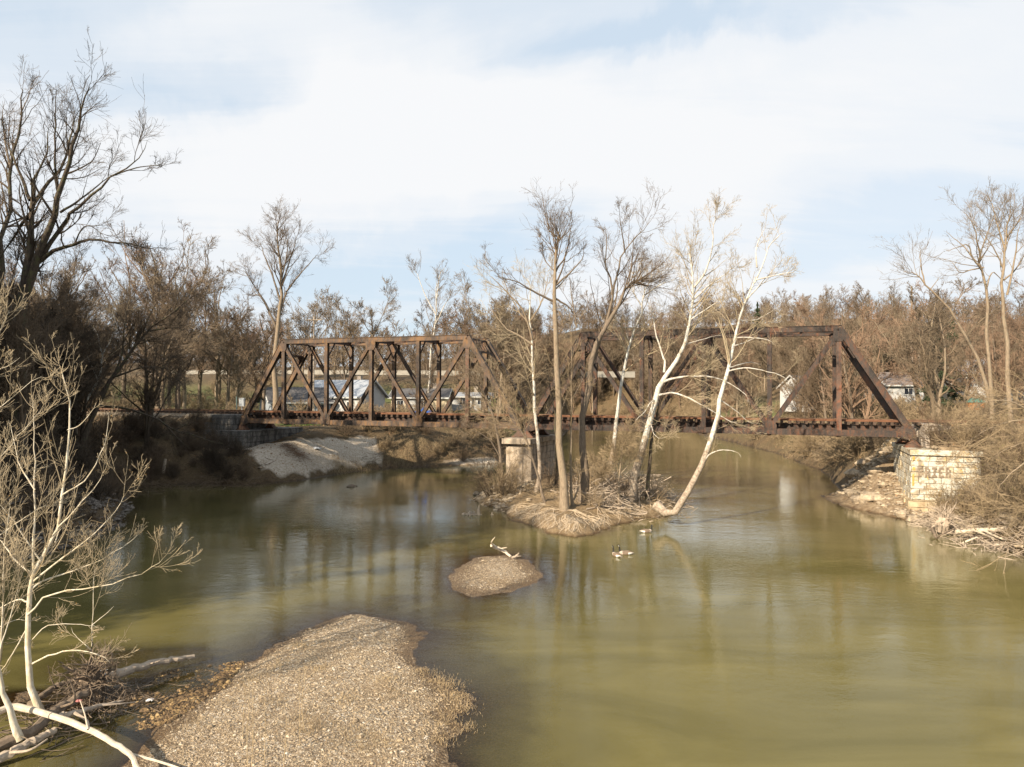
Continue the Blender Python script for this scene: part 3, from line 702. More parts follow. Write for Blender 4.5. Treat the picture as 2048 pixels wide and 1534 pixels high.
# ------------------------------------------------------------------ trees
MAT['bark_brown'] = bark_mat('brown_grey_bark', (0.11, 0.085, 0.062), (0.22, 0.17, 0.125), (0.15, 0.12, 0.088))
MAT['bark_tan'] = bark_mat('tan_bark', (0.16, 0.12, 0.082), (0.30, 0.235, 0.165), (0.22, 0.18, 0.125))
MAT['bark_dark'] = bark_mat('dark_ridged_bark', (0.045, 0.035, 0.027), (0.12, 0.092, 0.068), (0.09, 0.085, 0.045))
MAT['bark_syc'] = bark_mat('sycamore_bark', (0.44, 0.42, 0.37), (0.62, 0.60, 0.54), (0.30, 0.26, 0.20), patch=(3.6, 5.0))
MAT['bark_sycup'] = bark_mat('pale_sycamore_limb_bark', (0.40, 0.37, 0.32), (0.58, 0.55, 0.49), (0.30, 0.25, 0.19))
MAT['bark_sap'] = bark_mat('pale_sapling_bark', (0.42, 0.36, 0.26), (0.66, 0.60, 0.49), (0.46, 0.38, 0.25))
MAT['twig_brown'] = plain('brown_twigs', (0.12, 0.085, 0.054), 0.8, 0.3, 0.6, bump=0)
MAT['twig_tan'] = plain('tan_twigs', (0.235, 0.175, 0.105), 0.8, 0.3, 0.6, bump=0)
MAT['twig_grey'] = plain('grey_brown_twigs', (0.165, 0.125, 0.082), 0.8, 0.3, 0.4, bump=0)
MAT['twig_red'] = plain('reddish_twigs', (0.19, 0.125, 0.082), 0.8, 0.3, 0.4, bump=0)
MAT['twig_pale'] = plain('pale_twigs', (0.30, 0.24, 0.155), 0.8, 0.25, 0.6, bump=0)
MAT['twig_dark'] = plain('dark_twigs', (0.065, 0.048, 0.032), 0.8, 0.35, 0.6, bump=0)
MAT['bud_green'] = plain('yellow_green_buds', (0.26, 0.27, 0.06), 0.7, 0.3, 2, bump=0)
MAT['bud_orange'] = plain('orange_buds', (0.50, 0.27, 0.07), 0.7, 0.2, 2, bump=0)
MAT['dead_leaf'] = plain('dead_leaves', (0.24, 0.14, 0.07), 0.8, 0.35, 3, bump=0)
MAT['needle'] = plain('dark_evergreen_needles', (0.040, 0.055, 0.026), 0.8, 0.35, 2, bump=0)

def nrm(a): return a/(np.linalg.norm(a, axis=-1, keepdims=True)+1e-9)
def resample(pts, n):
    """smooth a hand-placed polyline (Catmull-Rom) to n points"""
    P = np.asarray(pts, float); m = len(P)
    if m == 2: Q = P
    ext = np.vstack([2*P[0]-P[1], P, 2*P[-1]-P[-2]])
    out = []
    for u in np.linspace(0, m-1-1e-6, n):
        i = int(u); t = u-i; a, b, c, d = ext[i:i+4]
        out.append(0.5*((2*b)+(-a+c)*t+(2*a-5*b+4*c-d)*t*t+(-a+3*b-3*c+d)*t**3))
    return np.array(out)
def grow(P, R, rng, cnt, t0, t1, ang, lr, up, wig, npts, rr, rmin, taper=0.3, shape=0.5, lmin=0.0, lmax=1e9, L=None):
    B, n, _ = P.shape
    if L is None: L = np.sum(np.linalg.norm(np.diff(P, axis=1), axis=2), axis=1)
    k = rng.poisson(cnt, B) if np.isscalar(cnt) else rng.poisson(cnt)
    par = np.repeat(np.arange(B), k); m = len(par)
    if m == 0: return None
    t = t0+(t1-t0)*rng.random(m); f = t*(n-1); i = np.minimum(f.astype(int), n-2); a = f-i
    p = P[par, i]*(1-a[:, None])+P[par, i+1]*a[:, None]; tg = nrm(P[par, i+1]-P[par, i])
    r = R[par, i]*(1-a)+R[par, i+1]*a
    v = rng.normal(size=(m, 3)); v = nrm(v-tg*np.sum(v*tg, 1, keepdims=True))
    an = np.radians(np.clip(rng.normal(ang[0], ang[1], m), 8, 110))[:, None]
    d = tg*np.cos(an)+v*np.sin(an)
    ln = np.clip(L[par]*lr, lmin, lmax)*(1-shape*(t-t0)/(max(t1-t0, 1e-6)))*rng.uniform(0.6, 1.25, m)
    Q = np.empty((m, npts, 3)); Q[:, 0] = p; st = (ln/(npts-1))[:, None]
    for j in range(1, npts):
        Q[:, j] = Q[:, j-1]+d*st
        d = nrm(d+rng.normal(size=(m, 3))*wig+np.array([0, 0, up]))
    r0 = np.maximum(np.minimum(r*rr*rng.uniform(0.8, 1.1, m), r*0.9), rmin)
    RR = r0[:, None]*(1-(1-taper)*np.linspace(0, 1, npts))[None]
    return Q, np.maximum(RR, rmin)
def join(parts):
    V, F, n = [], [], 0
    for P, R, k in parts:
        v, f = tubes(P, R, k); V.append(v); F.append(f+n); n += len(v)
    return np.vstack(V), np.vstack(F)
def leafbits(pts, size, rng, stretch=1.6):
    m = len(pts); a = nrm(rng.normal(size=(m, 3))); b = nrm(np.cross(a, rng.normal(size=(m, 3))))
    s = size*rng.uniform(0.6, 1.3, (m, 1)); c = pts
    V = np.stack([c-a*s*stretch, c-b*s*0.5, c+a*s*stretch, c+b*s*0.5], 1).reshape(-1, 3)
    return V, np.arange(4*m).reshape(m, 4)
DETAIL = 1.0
def guided_tree(name, limbs, label, cat, group, mats, seed, levels, base=None, bud=None, sides=8, root_flare=1.35):
    """limbs: list of (points, r_start, r_end, n) - limb 0 is the trunk; levels: list of dicts for grow"""
    rng = np.random.default_rng(seed)
    loc = np.array(limbs[0][0][0], float)
    root = empty(name, loc, label, cat, group)
    def mk(l):
        pts, r0, r1 = l[:3]; n = 14; P = resample(pts, n)
        Lw = np.linalg.norm(P[-1]-P[0]); P[1:-1] += rng.normal(size=(n-2, 3))*Lw*0.004
        R = r0+(r1-r0)*np.linspace(0, 1, n)**0.9
        if l is limbs[0]: R[0] *= root_flare; R[1] *= 1+(root_flare-1)*0.25
        return P, R
    G = [mk(l) for l in limbs]
    V, F = tubes(G[0][0][None]-loc, G[0][1][None], 10)
    mesh_obj('trunk', V, F, MAT[mats[0]], root, smooth=True)
    if len(G) > 1:
        V, F = join([(g[0][None]-loc, g[1][None], 7) for g in G[1:]])
        mesh_obj('limb', V, F, MAT[mats[1]], root, smooth=True) if len(G) == 2 else None
        if len(G) > 2:
            for g in G[1:]:
                v, f = tubes(g[0][None]-loc, g[1][None], 7); mesh_obj('limb', v, f, MAT[mats[1]], root, smooth=True)
    P = np.stack([g[0] for g in G]); R = np.stack([g[1] for g in G]); 
    parts = []; tips = []
    for i, lv in enumerate(levels):
        lv = dict(lv); k = lv.pop('k', 4 if i == 0 else 3)
        if i == 0:
            L = np.sum(np.linalg.norm(np.diff(P, axis=1), axis=2), axis=1)
            per = lv.pop('per_m', None); cnt = lv.pop('cnt', 6)
            if per: cnt = L*per
            ft = lv.pop('first_t', 0.35); 
            # trunk keeps its lower part bare
            t1_ = lv.pop('t1', 1.0)
            g0 = grow(P[:1], R[:1], rng, cnt if np.isscalar(cnt) else cnt[:1], ft, t1_, **lv)
            g1 = grow(P[1:], R[1:], rng, cnt if np.isscalar(cnt) else cnt[1:], 0.15, t1_, **lv) if len(P) > 1 else None
            gs = [g for g in (g0, g1) if g is not None]
            r = (np.concatenate([g[0] for g in gs]), np.concatenate([g[1] for g in gs]))
        else:
            r = grow(P, R, rng, lv.pop('cnt', 5), lv.pop('t0', 0.15), lv.pop('t1', 1.0), **lv)
        if r is None: break
        parts.append((r[0]-loc, r[1], k)); P, R = r; tips = P[:, -1]
    V, F = join(parts)
    mesh_obj('crown', V, F, MAT[mats[2]], root, smooth=False)
    if bud is not None:
        q = P.reshape(-1, 3); q = q[rng.random(len(q)) < bud[2]]; v, f = leafbits(q-loc+rng.normal(size=q.shape)*0.01, bud[1], rng); mesh_obj('buds', v, f, MAT[bud[0]], root)['kind'] = 'stuff'
    return root
def LV(n=3, dens=1.0, tw=0.009, up=0.10, wig=0.16, spread=45, l1=0.42):
    if wig < 0.1:      # young straight-shooted growth: few long upswept twigs
        return [dict(per_m=2.0*dens, ang=(spread, 8), lr=l1, up=up, wig=wig, npts=9, rr=0.45, rmin=tw*1.3, taper=0.3, shape=0.4, lmin=0.5, lmax=2.2),
                dict(cnt=6.0*dens, ang=(34, 8), lr=0.42, up=up*0.8, wig=wig, npts=6, rr=0.6, rmin=tw, lmin=0.2, lmax=0.9),
                dict(cnt=2.6*dens, ang=(36, 8), lr=0.4, up=up*0.6, wig=wig, npts=4, rr=0.7, rmin=tw*0.8, lmin=0.06, lmax=0.3)][:n]
    a = [dict(per_m=1.0*dens, t1=0.93, ang=(spread-7, 11), lr=l1+0.06, up=up, wig=wig*0.75, npts=8, rr=0.55, rmin=tw*1.5, taper=0.2, shape=0.30, lmin=1.4, lmax=3.9),
         dict(cnt=5.0*dens, t1=0.93, ang=(36, 10), lr=0.58, up=up*0.7, wig=wig, npts=6, rr=0.6, rmin=tw*1.0, shape=0.30, lmin=0.5, lmax=2.2),
         dict(cnt=4.0*dens, t1=0.95, ang=(36, 12), lr=0.58, up=up*0.4, wig=wig*1.1, npts=5, rr=0.65, rmin=tw*0.8, shape=0.2, lmin=0.35, lmax=1.5),
         dict(cnt=2.2*dens, ang=(36, 12), lr=0.6, up=0.02, wig=wig*1.1, npts=3, rr=0.7, rmin=tw*0.6, shape=0.1, lmin=0.2, lmax=0.8)]
    return a[:n]

# --- wood behind and around: bare-tree prototypes, copied -------------------
def auto_tree(name, h, seed, mats, label, cat, group, stems=1, spread=0.35, dens=1.0, tw=0.012, nlev=4, crown_from=0.3, thin=1.0):
    """a bare broadleaf tree of height h standing at the origin"""
    rng = np.random.default_rng(seed); limbs = []
    lean = rng.normal(size=2)*0.06*h
    fork = h*rng.uniform(0.22, 0.5)
    tr = 0.019*h*thin
    top = np.array([lean[0], lean[1], h*0.97])
    limbs.append(([(0, 0, -0.4), (lean[0]*0.2+rng.normal()*0.02*h, lean[1]*0.2, h*0.3), (lean[0]*0.55+rng.normal()*0.03*h, lean[1]*0.5+rng.normal()*0.03*h, h*0.62), tuple(top)], tr, tr*0.12))
    nl = rng.integers(5, 9); a0 = rng.uniform(0, 6.28)
    for i in range(nl):
        z = h*(crown_from+(0.8-crown_from)*(i+rng.uniform(0, 0.8))/nl); a = a0+i*2.4+rng.normal()*0.3
        L = h*spread*rng.uniform(0.75, 1.2)*(1.15-0.55*z/h); rise = rng.uniform(0.7, 1.5)
        f = z/h; cx, cy = lean[0]*f**1.3, lean[1]*f**1.3
        p0 = np.array([cx, cy, z]); d = np.array([cos(a), sin(a), 0])
        limbs.append(([p0, p0+d*L*0.3+UZ*L*0.28*rise, p0+d*L*0.68+UZ*L*0.75*rise+rng.normal(size=3)*0.02*h, p0+d*L*0.95+UZ*L*1.2*rise+rng.normal(size=3)*0.03*h], tr*(0.5-0.25*f), tr*0.08))
    for s in range(stems-1):
        a = rng.uniform(0, 6.28); b = np.array([cos(a), sin(a), 0])*0.5; d = np.array([cos(a), sin(a), 0])*h*0.14
        limbs.append(([b-UZ*0.4, b+d*0.3+UZ*h*0.3, b+d*0.8+UZ*h*0.6, b+d*1.1+UZ*h*rng.uniform(0.8, 0.95)], tr*0.8, tr*0.1))
    rng2 = np.random.default_rng(seed+100)
    root = empty(name, (0, 0, 0), label, cat, group)
    G = []
    for l in limbs:
        P = resample(l[0], 10); P[1:-1] += rng2.normal(size=(8, 3))*h*0.004; G.append((P, l[1]+(l[2]-l[1])*np.linspace(0, 1, 10)))
    G[0][1][0] *= 1.35
    V, F = tubes(G[0][0][None], G[0][1][None], 7); mesh_obj('trunk', V, F, MAT[mats[0]], root, smooth=True)
    P = np.stack([g[0] for g in G]); R = np.stack([g[1] for g in G]); L = np.sum(np.linalg.norm(np.diff(P, axis=1), axis=2), axis=1)
    parts = [(P[1:], R[1:], 5)]
    lv = [dict(cnt=L*16/h*dens, t0=0.25, t1=0.93, ang=(38, 12), lr=0.42, up=0.09, wig=0.15, npts=6, rr=0.5, rmin=tw*1.5, shape=0.35, lmin=0.06*h, lmax=0.22*h, L=L),
          dict(cnt=6*dens, t0=0.15, t1=0.95, ang=(37, 12), lr=0.55, up=0.06, wig=0.16, npts=5, rr=0.6, rmin=tw*1.1, shape=0.3),
          dict(cnt=4.6*dens, t0=0.15, t1=1, ang=(38, 14), lr=0.55, up=0.05, wig=0.17, npts=4, rr=0.6, rmin=tw*0.85, shape=0.25),
          dict(cnt=2.5*dens, t0=0.2, t1=1, ang=(36, 14), lr=0.6, up=0.03, wig=0.17, npts=3, rr=0.7, rmin=tw*0.65, shape=0.15)]
    for q in lv[:nlev]:
        r = grow(P, R, rng2, **q)
        parts.append((r[0], r[1], 3)); P, R = r
    V, F = join(parts); mesh_obj('crown', V, F, MAT[mats[1]], root)
    return root
def place(proto, x, y, rz, s, label, sz=None, z=None, state={}):
    first = proto.name not in state
    o = proto if first else copy_tree(proto)
    if first: state[proto.name] = 1
    o.location = (x, y, H(x, y) if z is None else z); o.rotation_euler = (0, 0, rz); o.scale = (s, s, sz or s)
    o['label'] = label; return o
def shrub_proto(name, h, seed, mats, label, cat, group, stems=26, tw=0.007, spread=0.6, bud=None, nlev=2, arch=-0.02, dens=1.0):
    rng = np.random.default_rng(seed); n = 8
    a = rng.uniform(0, 2*pi, stems); e = np.abs(rng.normal(0, spread, stems))
    d = np.stack([np.cos(a)*np.sin(e), np.sin(a)*np.sin(e), np.cos(e)], 1)
    L = h*rng.uniform(0.55, 1.1, stems)
    P = np.empty((stems, n, 3)); rb = rng.uniform(0, 0.3*h, stems)*0.5
    P[:, 0] = np.stack([np.cos(a)*rb, np.sin(a)*rb, np.full(stems, -0.1)], 1)
    for j in range(1, n):
        P[:, j] = P[:, j-1]+d*(L/(n-1))[:, None]; d = nrm(d+rng.normal(size=(stems, 3))*0.09+np.array([0, 0, arch*j]))
    R = (0.008*h+0.004)*rng.uniform(0.6, 1.1, stems)[:, None]*(1-0.75*np.linspace(0, 1, n))[None]; R = np.maximum(R, tw)
    parts = [(P, R, 4)]
    lv = [dict(cnt=7*dens, t0=0.2, t1=1, ang=(40, 14), lr=0.38, up=0.03, wig=0.16, npts=5, rr=0.6, rmin=tw),
          dict(cnt=5*dens, t0=0.15, t1=1, ang=(40, 14), lr=0.5, up=0.0, wig=0.18, npts=4, rr=0.7, rmin=tw*0.85),
          dict(cnt=3*dens, t0=0.15, t1=1, ang=(40, 14), lr=0.5, up=0.0, wig=0.18, npts=3, rr=0.7, rmin=tw*0.75)]
    for q in lv[:nlev]:
        r = grow(P, R, rng, **q); parts.append((r[0], r[1], 3)); P, R = r
    root = empty(name, (0, 0, 0), label, cat, group)
    V, F = join(parts); mesh_obj('stems', V, F, MAT[mats], root)
    if bud:
        q = P.reshape(-1, 3); q = q[rng.random(len(q)) < bud[2]]; v, f = leafbits(q+rng.normal(size=q.shape)*0.02, bud[1], rng); mesh_obj('buds', v, f, MAT[bud[0]], root)['kind'] = 'stuff'
    return root
# ------------------------------------------------------------------ trees one can tell apart, placed where they stand
def G3(px, py, dz=0.0):
    """ground point seen at pixel: march along the ray to the terrain"""
    r = ray(px, py); s = np.linspace(8, 400, 3000); X = CAM[0]+r[0]*s; Y = CAM[1]+r[1]*s; Z = CAM[2]+r[2]*s
    h = np.maximum(hmap(X, Y), 0); k = np.argmax(Z <= h); return np.array([X[k], Y[k], max(h[k], 0)+dz])
def path(pix, Y, dY=0.0):
    """pixel polyline at depth Y, drifting dY metres back over its length"""
    n = len(pix); out = []
    for i, p in enumerate(pix):
        yy = p[2] if len(p) > 2 else Y+dY*i/max(n-1, 1)
        out.append(AT(p[0], p[1], yy))
    return out
def px2m(w, Y): return w*Y/FPX/2       # diameter in pixels -> radius in metres
ISG = 'trees on the island'
def itree(seed, label, trunk, w0, w1, limbs, mats, Y=None, dens=1.0, nlev=4, cat='tree', group=ISG, name='bare_tree', dY=0, up=0.1, tw=0.008, first_t=0.4, bud=None, **kw):
    b = G3(*trunk[0]) if Y is None else AT(trunk[0][0], trunk[0][1], Y); Yb = b[1]
    wf = WF; P = path(trunk, Yb, dY); P[-1] = P[-2]+(P[-1]-P[-2])*0.35; P[0] = P[0] if Y is not None else b-UZ*0.15
    L = [(P, px2m(w0*wf, Yb), px2m(w1*wf, Yb)*0.5)]
    for lm in limbs:
        pix, a, c = lm[:3]; dd = lm[3] if len(lm) > 3 else 0
        frac = 0.5; yb = Yb+dY*0.5
        pp = path(pix, yb, dd)
        if len(pp) > 2: pp[-1] = pp[-2]+(pp[-1]-pp[-2])*0.5
        L.append((pp, px2m(a*wf, Yb), px2m(c*wf, Yb)*0.36))
    lv = LV(nlev, dens, tw, up, **kw); lv[0]['first_t'] = first_t
    return guided_tree(name, L, label, cat, group, mats, seed, lv, bud=bud)
WF = 0.66
BR = ('bark_brown', 'bark_brown', 'twig_brown'); TN = ('bark_tan', 'bark_tan', 'twig_grey'); SY = ('bark_syc', 'bark_sycup', 'twig_pale'); DK = ('bark_dark', 'bark_dark', 'twig_dark')
itree(1, 'white-limbed sycamore with brown left branches, directly in front of the stone pier', [(1072, 984), (1082, 930), (1075, 875), (1068, 790), (1065, 700), (1063, 630), (1057, 575), (1045, 520)], 15, 2,
      [([(1066, 690), (1040, 672), (1010, 655), (985, 620), (965, 590)], 7, 1.5, 1.5), ([(1066, 715), (1040, 705), (1010, 715), (985, 725)], 4, 1, -2),
       ([(1064, 680), (1048, 625), (1020, 590), (990, 560), (972, 545)], 7, 1.5, -1), ([(1063, 640), (1085, 600), (1095, 560), (1098, 520)], 5, 1.2, 1), ([(1066, 660), (1030, 610), (1005, 555), (1010, 510)], 5, 1.2, 2)],
      ('bark_syc', 'bark_tan', 'twig_pale'), dens=1.0)
itree(2, 'tallest straight brown tree on the island, with a slim upright crown', [(1129, 1020), (1124, 900), (1116, 760), (1111, 640), (1108, 575), (1114, 517), (1116, 472), (1102, 440)], 25, 2,
      [([(1109, 572), (1130, 555), (1148, 538), (1163, 520), (1168, 503), (1160, 485)], 7, 1.5, 1), ([(1108, 603), (1080, 590), (1055, 575), (1030, 562), (1000, 555), (978, 548)], 8, 1.5, -2),
       ([(1110, 597), (1135, 612), (1150, 630), (1154, 655)], 7, 4, 1), ([(1154, 655), (1148, 620), (1143, 590), (1140, 560), (1137, 540)], 6, 1.5, 1), ([(1114, 480), (1130, 470), (1145, 450), (1150, 435)], 4, 1, -1), ([(1116, 475), (1097, 460), (1088, 440), (1084, 420)], 4, 1, 1),
       ([(1112, 545), (1090, 520), (1085, 490), (1090, 465)], 4, 1, 1)], ('bark_tan', 'bark_brown', 'twig_brown'), up=0.14, first_t=0.5)
itree(3, 'thick brown tree whose limbs lean right above the island driftwood heap', [(1165, 1004), (1167, 940), (1166, 875), (1170, 800), (1180, 735), (1192, 690), (1222, 632), (1240, 600), (1256, 575), (1275, 562), (1300, 558), (1325, 540)], 26, 3,
      [([(1172, 790), (1190, 720), (1212, 650), (1222, 610), (1228, 580), (1240, 530), (1250, 505), (1272, 470), (1294, 450), (1306, 425)], 12, 1.5, 2),
       ([(1224, 590), (1222, 560), (1212, 535), (1213, 490), (1212, 465), (1205, 430)], 7, 1.5, -1), ([(1256, 575), (1262, 540), (1280, 500), (1300, 480)], 5, 1.2, 2), ([(1250, 505), (1245, 470), (1240, 440), (1238, 410)], 5, 1.2, -2)],
      BR, first_t=0.55)
itree(4, 'white-barked sycamore between the driftwood heap and the forked sycamore', [(1213, 985), (1219, 940), (1229, 877), (1236, 820), (1241, 776), (1247, 725), (1260, 687), (1275, 645), (1284, 615), (1288, 585), (1300, 560), (1310, 520)], 15, 2,
      [([(1275, 645), (1292, 655), (1310, 640)], 4, 1.2, 1), ([(1284, 612), (1270, 590), (1262, 560), (1270, 520)], 5, 1.2, 1), ([(1258, 687), (1252, 660), (1248, 630)], 4, 1, -1), ([(1276, 655), (1248, 655), (1232, 650)], 3, 1, -1), ([(1290, 590), (1320, 570), (1345, 560), (1370, 545)], 5, 1.2, 1)],
      SY)
itree(5, 'large forked white sycamore with long arching branches over the river', [(1262, 1003), (1268, 955), (1280, 915), (1291, 880), (1300, 826), (1320, 775), (1335, 750), (1354, 720), (1368, 688), (1378, 645), (1386, 600), (1388, 552), (1380, 510), (1362, 465)], 27, 2.5,
      [([(1328, 745), (1331, 722), (1326, 712), (1316, 680), (1308, 650), (1306, 625), (1290, 590), (1282, 560)], 8, 1.5, 1.5), ([(1325, 765), (1352, 755), (1386, 752), (1420, 753), (1455, 764), (1490, 788), (1502, 820)], 8, 1.5, -3),
       ([(1318, 790), (1344, 785), (1371, 794), (1403, 809), (1434, 828), (1460, 843), (1490, 850)], 7, 1.5, -4), ([(1310, 800), (1300, 806), (1292, 820), (1275, 838), (1262, 855)], 5, 1.2, -2), ([(1312, 806), (1302, 835), (1305, 860), (1316, 876), (1345, 874)], 4, 1, -3),
       ([(1368, 690), (1400, 680), (1430, 672), (1465, 668)], 5, 1.2, 2), ([(1388, 575), (1410, 545), (1424, 500), (1427, 450), (1445, 415)], 7, 1.5, -1), ([(1386, 600), (1420, 570), (1455, 545), (1480, 520)], 6, 1.2, 1.5), ([(1380, 640), (1410, 620), (1440, 600), (1460, 590)], 5, 1.2, -1)],
      SY, dens=1.1, up=0.13, first_t=0.6)
itree(6, 'slim dark brown trunk standing just right of the forked white sycamore base', [(1293, 1000), (1297, 950), (1304, 880), (1322, 800), (1345, 740), (1370, 700)], 14, 4, [([(1304, 880), (1320, 850), (1345, 835)], 5, 1.5, 1), ([(1340, 752), (1350, 720), (1348, 680)], 5, 1.2, -1)], ('bark_dark', 'bark_brown', 'twig_brown'), dens=0.8)
itree(7, 'white sycamore leaning out over the water at the right tip of the island', [(1312, 1010, 50.6), (1332, 1026, 50.0), (1352, 1022, 49.5), (1378, 980, 49.5), (1404, 933, 49.5), (1417, 892, 49.5), (1434, 831, 49.5), (1442, 795, 49.5), (1456, 740, 49.7), (1466, 688, 50), (1479, 640, 50), (1491, 607, 50), (1509, 566, 50), (1516, 530, 50)], 26, 4.5,
      [([(1509, 566), (1530, 520), (1540, 490), (1560, 470), (1585, 455)], 5, 1.2, 1), ([(1511, 560), (1545, 552), (1580, 545), (1625, 552)], 5, 1.2, -1), ([(1514, 535), (1512, 500), (1525, 465), (1540, 440)], 5, 1.2, 1), ([(1495, 598), (1520, 570), (1555, 530), (1600, 495)], 5, 1.2, 2),
       ([(1458, 742), (1490, 736), (1530, 742), (1565, 752), (1590, 775)], 5, 1.2, -2), ([(1466, 692), (1490, 685), (1515, 675), (1545, 692)], 4, 1, 1), ([(1469, 675), (1500, 675), (1535, 680), (1560, 695)], 4, 1, -2), ([(1479, 640), (1510, 640), (1540, 625), (1565, 605)], 4, 1, 2),
       ([(1408, 922), (1425, 905), (1450, 900), (1475, 905), (1490, 925)], 5, 1.2, -2), ([(1440, 800), (1470, 820), (1500, 845), (1540, 850)], 4, 1, 1), ([(1458, 735), (1500, 725), (1545, 735)], 4, 1, 2)],
      SY, Y=49.5, up=0.12, first_t=0.55, dens=0.95)
itree(8, 'dark crooked tree leaning left beside the left edge of the pier', [(1007, 985), (1001, 915), (985, 828), (962, 775), (935, 735)], 13, 3, [([(1001, 915), (980, 880), (955, 865), (925, 855)], 5, 1.2, -1), ([(990, 850), (1005, 790), (1015, 740)], 5, 1.2, 1), ([(975, 800), (945, 800), (915, 810)], 4, 1, -2), ([(985, 828), (960, 830), (930, 845)], 4, 1, 1)], ('bark_brown', 'bark_brown', 'twig_grey'), dens=1.3, up=0.03, first_t=0.25)
itree(9, 'thin bent brown stem crossing the lit face of the pier', [(1090, 1004), (1075, 950), (1055, 886), (1040, 860), (1020, 846), (990, 820)], 9, 2, [([(1055, 886), (1048, 850), (1050, 800)], 4, 1, 1), ([(1065, 920), (1040, 900), (1020, 905)], 3, 1, -1)], ('bark_brown', 'bark_brown', 'twig_tan'), dens=1.2)
itree(10, 'slender pale sapling between the straight tree and the thick brown tree', [(1146, 1012), (1141, 940), (1143, 880), (1144, 780), (1142, 700), (1146, 650)], 9, 2, [([(1148, 1000), (1160, 960), (1152, 930), (1142, 900)], 6, 3, 0.5), ([(1143, 800), (1160, 770), (1172, 740)], 3, 1, 0.5)], ('bark_tan', 'bark_tan', 'twig_tan'), dens=0.9)
itree(11, 'short bushy sapling in front of the driftwood, in the middle of the island', [(1238, 1018), (1238, 960), (1245, 900), (1250, 860)], 8, 2, [([(1238, 970), (1215, 930), (1195, 915)], 4, 1, -1), ([(1240, 950), (1265, 920), (1285, 905)], 4, 1, 1), ([(1240, 990), (1210, 960), (1190, 940)], 4, 1, -2)], ('bark_tan', 'bark_tan', 'twig_tan'), dens=1.7, first_t=0.2)
itree(12, 'dark stem behind the straight brown tree, at the right edge of the pier', [(1112, 975), (1114, 900), (1108, 820), (1098, 760), (1088, 700)], 9, 2, [([(1112, 850), (1130, 800), (1138, 760)], 4, 1, 1)], ('bark_dark', 'bark_brown', 'twig_brown'), dens=0.9)

# left bank: the great dark tree and its neighbours ------------------------
LG = 'large trees on the left bank'
itree(20, 'huge dark bare tree with a fan of heavy limbs, at the upper left', [(28, 960), (35, 800), (38, 690), (45, 620), (52, 560), (58, 500), (64, 420), (70, 370), (62, 335)], 52, 5,
      [([(50, 590), (72, 530), (98, 465), (114, 420), (122, 370), (142, 320), (150, 270), (165, 220), (176, 182), (186, 165)], 26, 2, -3), ([(62, 540), (100, 490), (132, 440), (150, 420), (190, 385), (230, 350), (280, 310), (310, 250)], 16, 2, -2),
       ([(70, 530), (110, 500), (150, 487), (190, 480), (240, 485), (290, 495), (330, 505)], 14, 2, -4), ([(65, 410), (95, 370), (125, 330), (140, 280), (150, 240), (165, 200)], 13, 2, 2),
       ([(64, 425), (50, 440), (30, 470), (10, 500), (-25, 560)], 14, 4, 3), ([(60, 400), (40, 345), (20, 300), (0, 255)], 12, 3, 2), ([(62, 370), (78, 340), (95, 300), (95, 265), (112, 230)], 9, 1.5, 1), ([(118, 395), (112, 340), (112, 260), (112, 200), (108, 130)], 9, 1.5, -3),
       ([(230, 350), (275, 335), (315, 330), (350, 325)], 5, 1.2, -1), ([(120, 425), (165, 395), (210, 360), (255, 340)], 8, 1.5, 1), ([(150, 487), (170, 452), (200, 465), (240, 520)], 5, 1.2, -2)],
      DK, Y=47, dens=0.85, tw=0.009, group=LG, first_t=0.4)
itree(21, 'upright grey tree at the left edge with a fine high crown', [(-25, 900), (-12, 700), (0, 560), (12, 450), (22, 330), (38, 260), (42, 190), (40, 150)], 22, 2, [([(20, 330), (10, 280), (5, 230), (15, 170)], 7, 1.5, 1), ([(40, 230), (58, 190), (65, 160)], 4, 1, 1), ([(15, 430), (0, 350), (-10, 280)], 6, 1.2, 1)], ('bark_dark', 'bark_brown', 'twig_brown'), Y=52, dens=0.8, group=LG)
itree(22, 'dark tree leaning right over the bank with drooping tangled branches', [(165, 900), (185, 830), (225, 755), (262, 705), (300, 660), (345, 625), (400, 610)], 17, 3, [([(225, 755), (290, 735), (340, 740), (400, 780)], 7, 1.2, -2), ([(262, 705), (285, 660), (310, 610), (350, 560)], 8, 1.5, 1), ([(300, 662), (350, 655), (400, 665), (430, 690)], 6, 1.2, -1), ([(200, 790), (240, 720), (250, 640), (270, 580)], 8, 1.5, 2), ([(345, 625), (390, 590), (440, 590)], 5, 1, 1)], DK, Y=62, dens=1.25, up=0.0, group=LG, wig=0.2, tw=0.010)
itree(23, 'dark low tree with forked trunk beside the track, left of the bridge', [(300, 832), (310, 790), (325, 735), (330, 690), (345, 640)], 12, 3, [([(318, 760), (345, 700), (372, 660)], 6, 1.5, 1), ([(320, 750), (295, 720), (270, 700)], 5, 1, -1), ([(330, 700), (380, 690), (420, 720)], 5, 1, 1)], ('bark_dark', 'bark_brown', 'twig_brown'), Y=80, dens=1.2, group=LG, tw=0.012)
itree(24, 'long bare black branch drooping toward the abutment from the left bank', [(195, 812), (240, 815), (300, 833), (350, 860), (395, 873), (440, 888), (480, 905)], 8, 2, [([(330, 850), (365, 885), (400, 912)], 4, 1, -1), ([(350, 860), (385, 845), (420, 868)], 3, 1, 1)], DK, Y=70, dens=0.8, nlev=3, group=LG, name='fallen_branch', cat='branch', up=0, first_t=0.3)
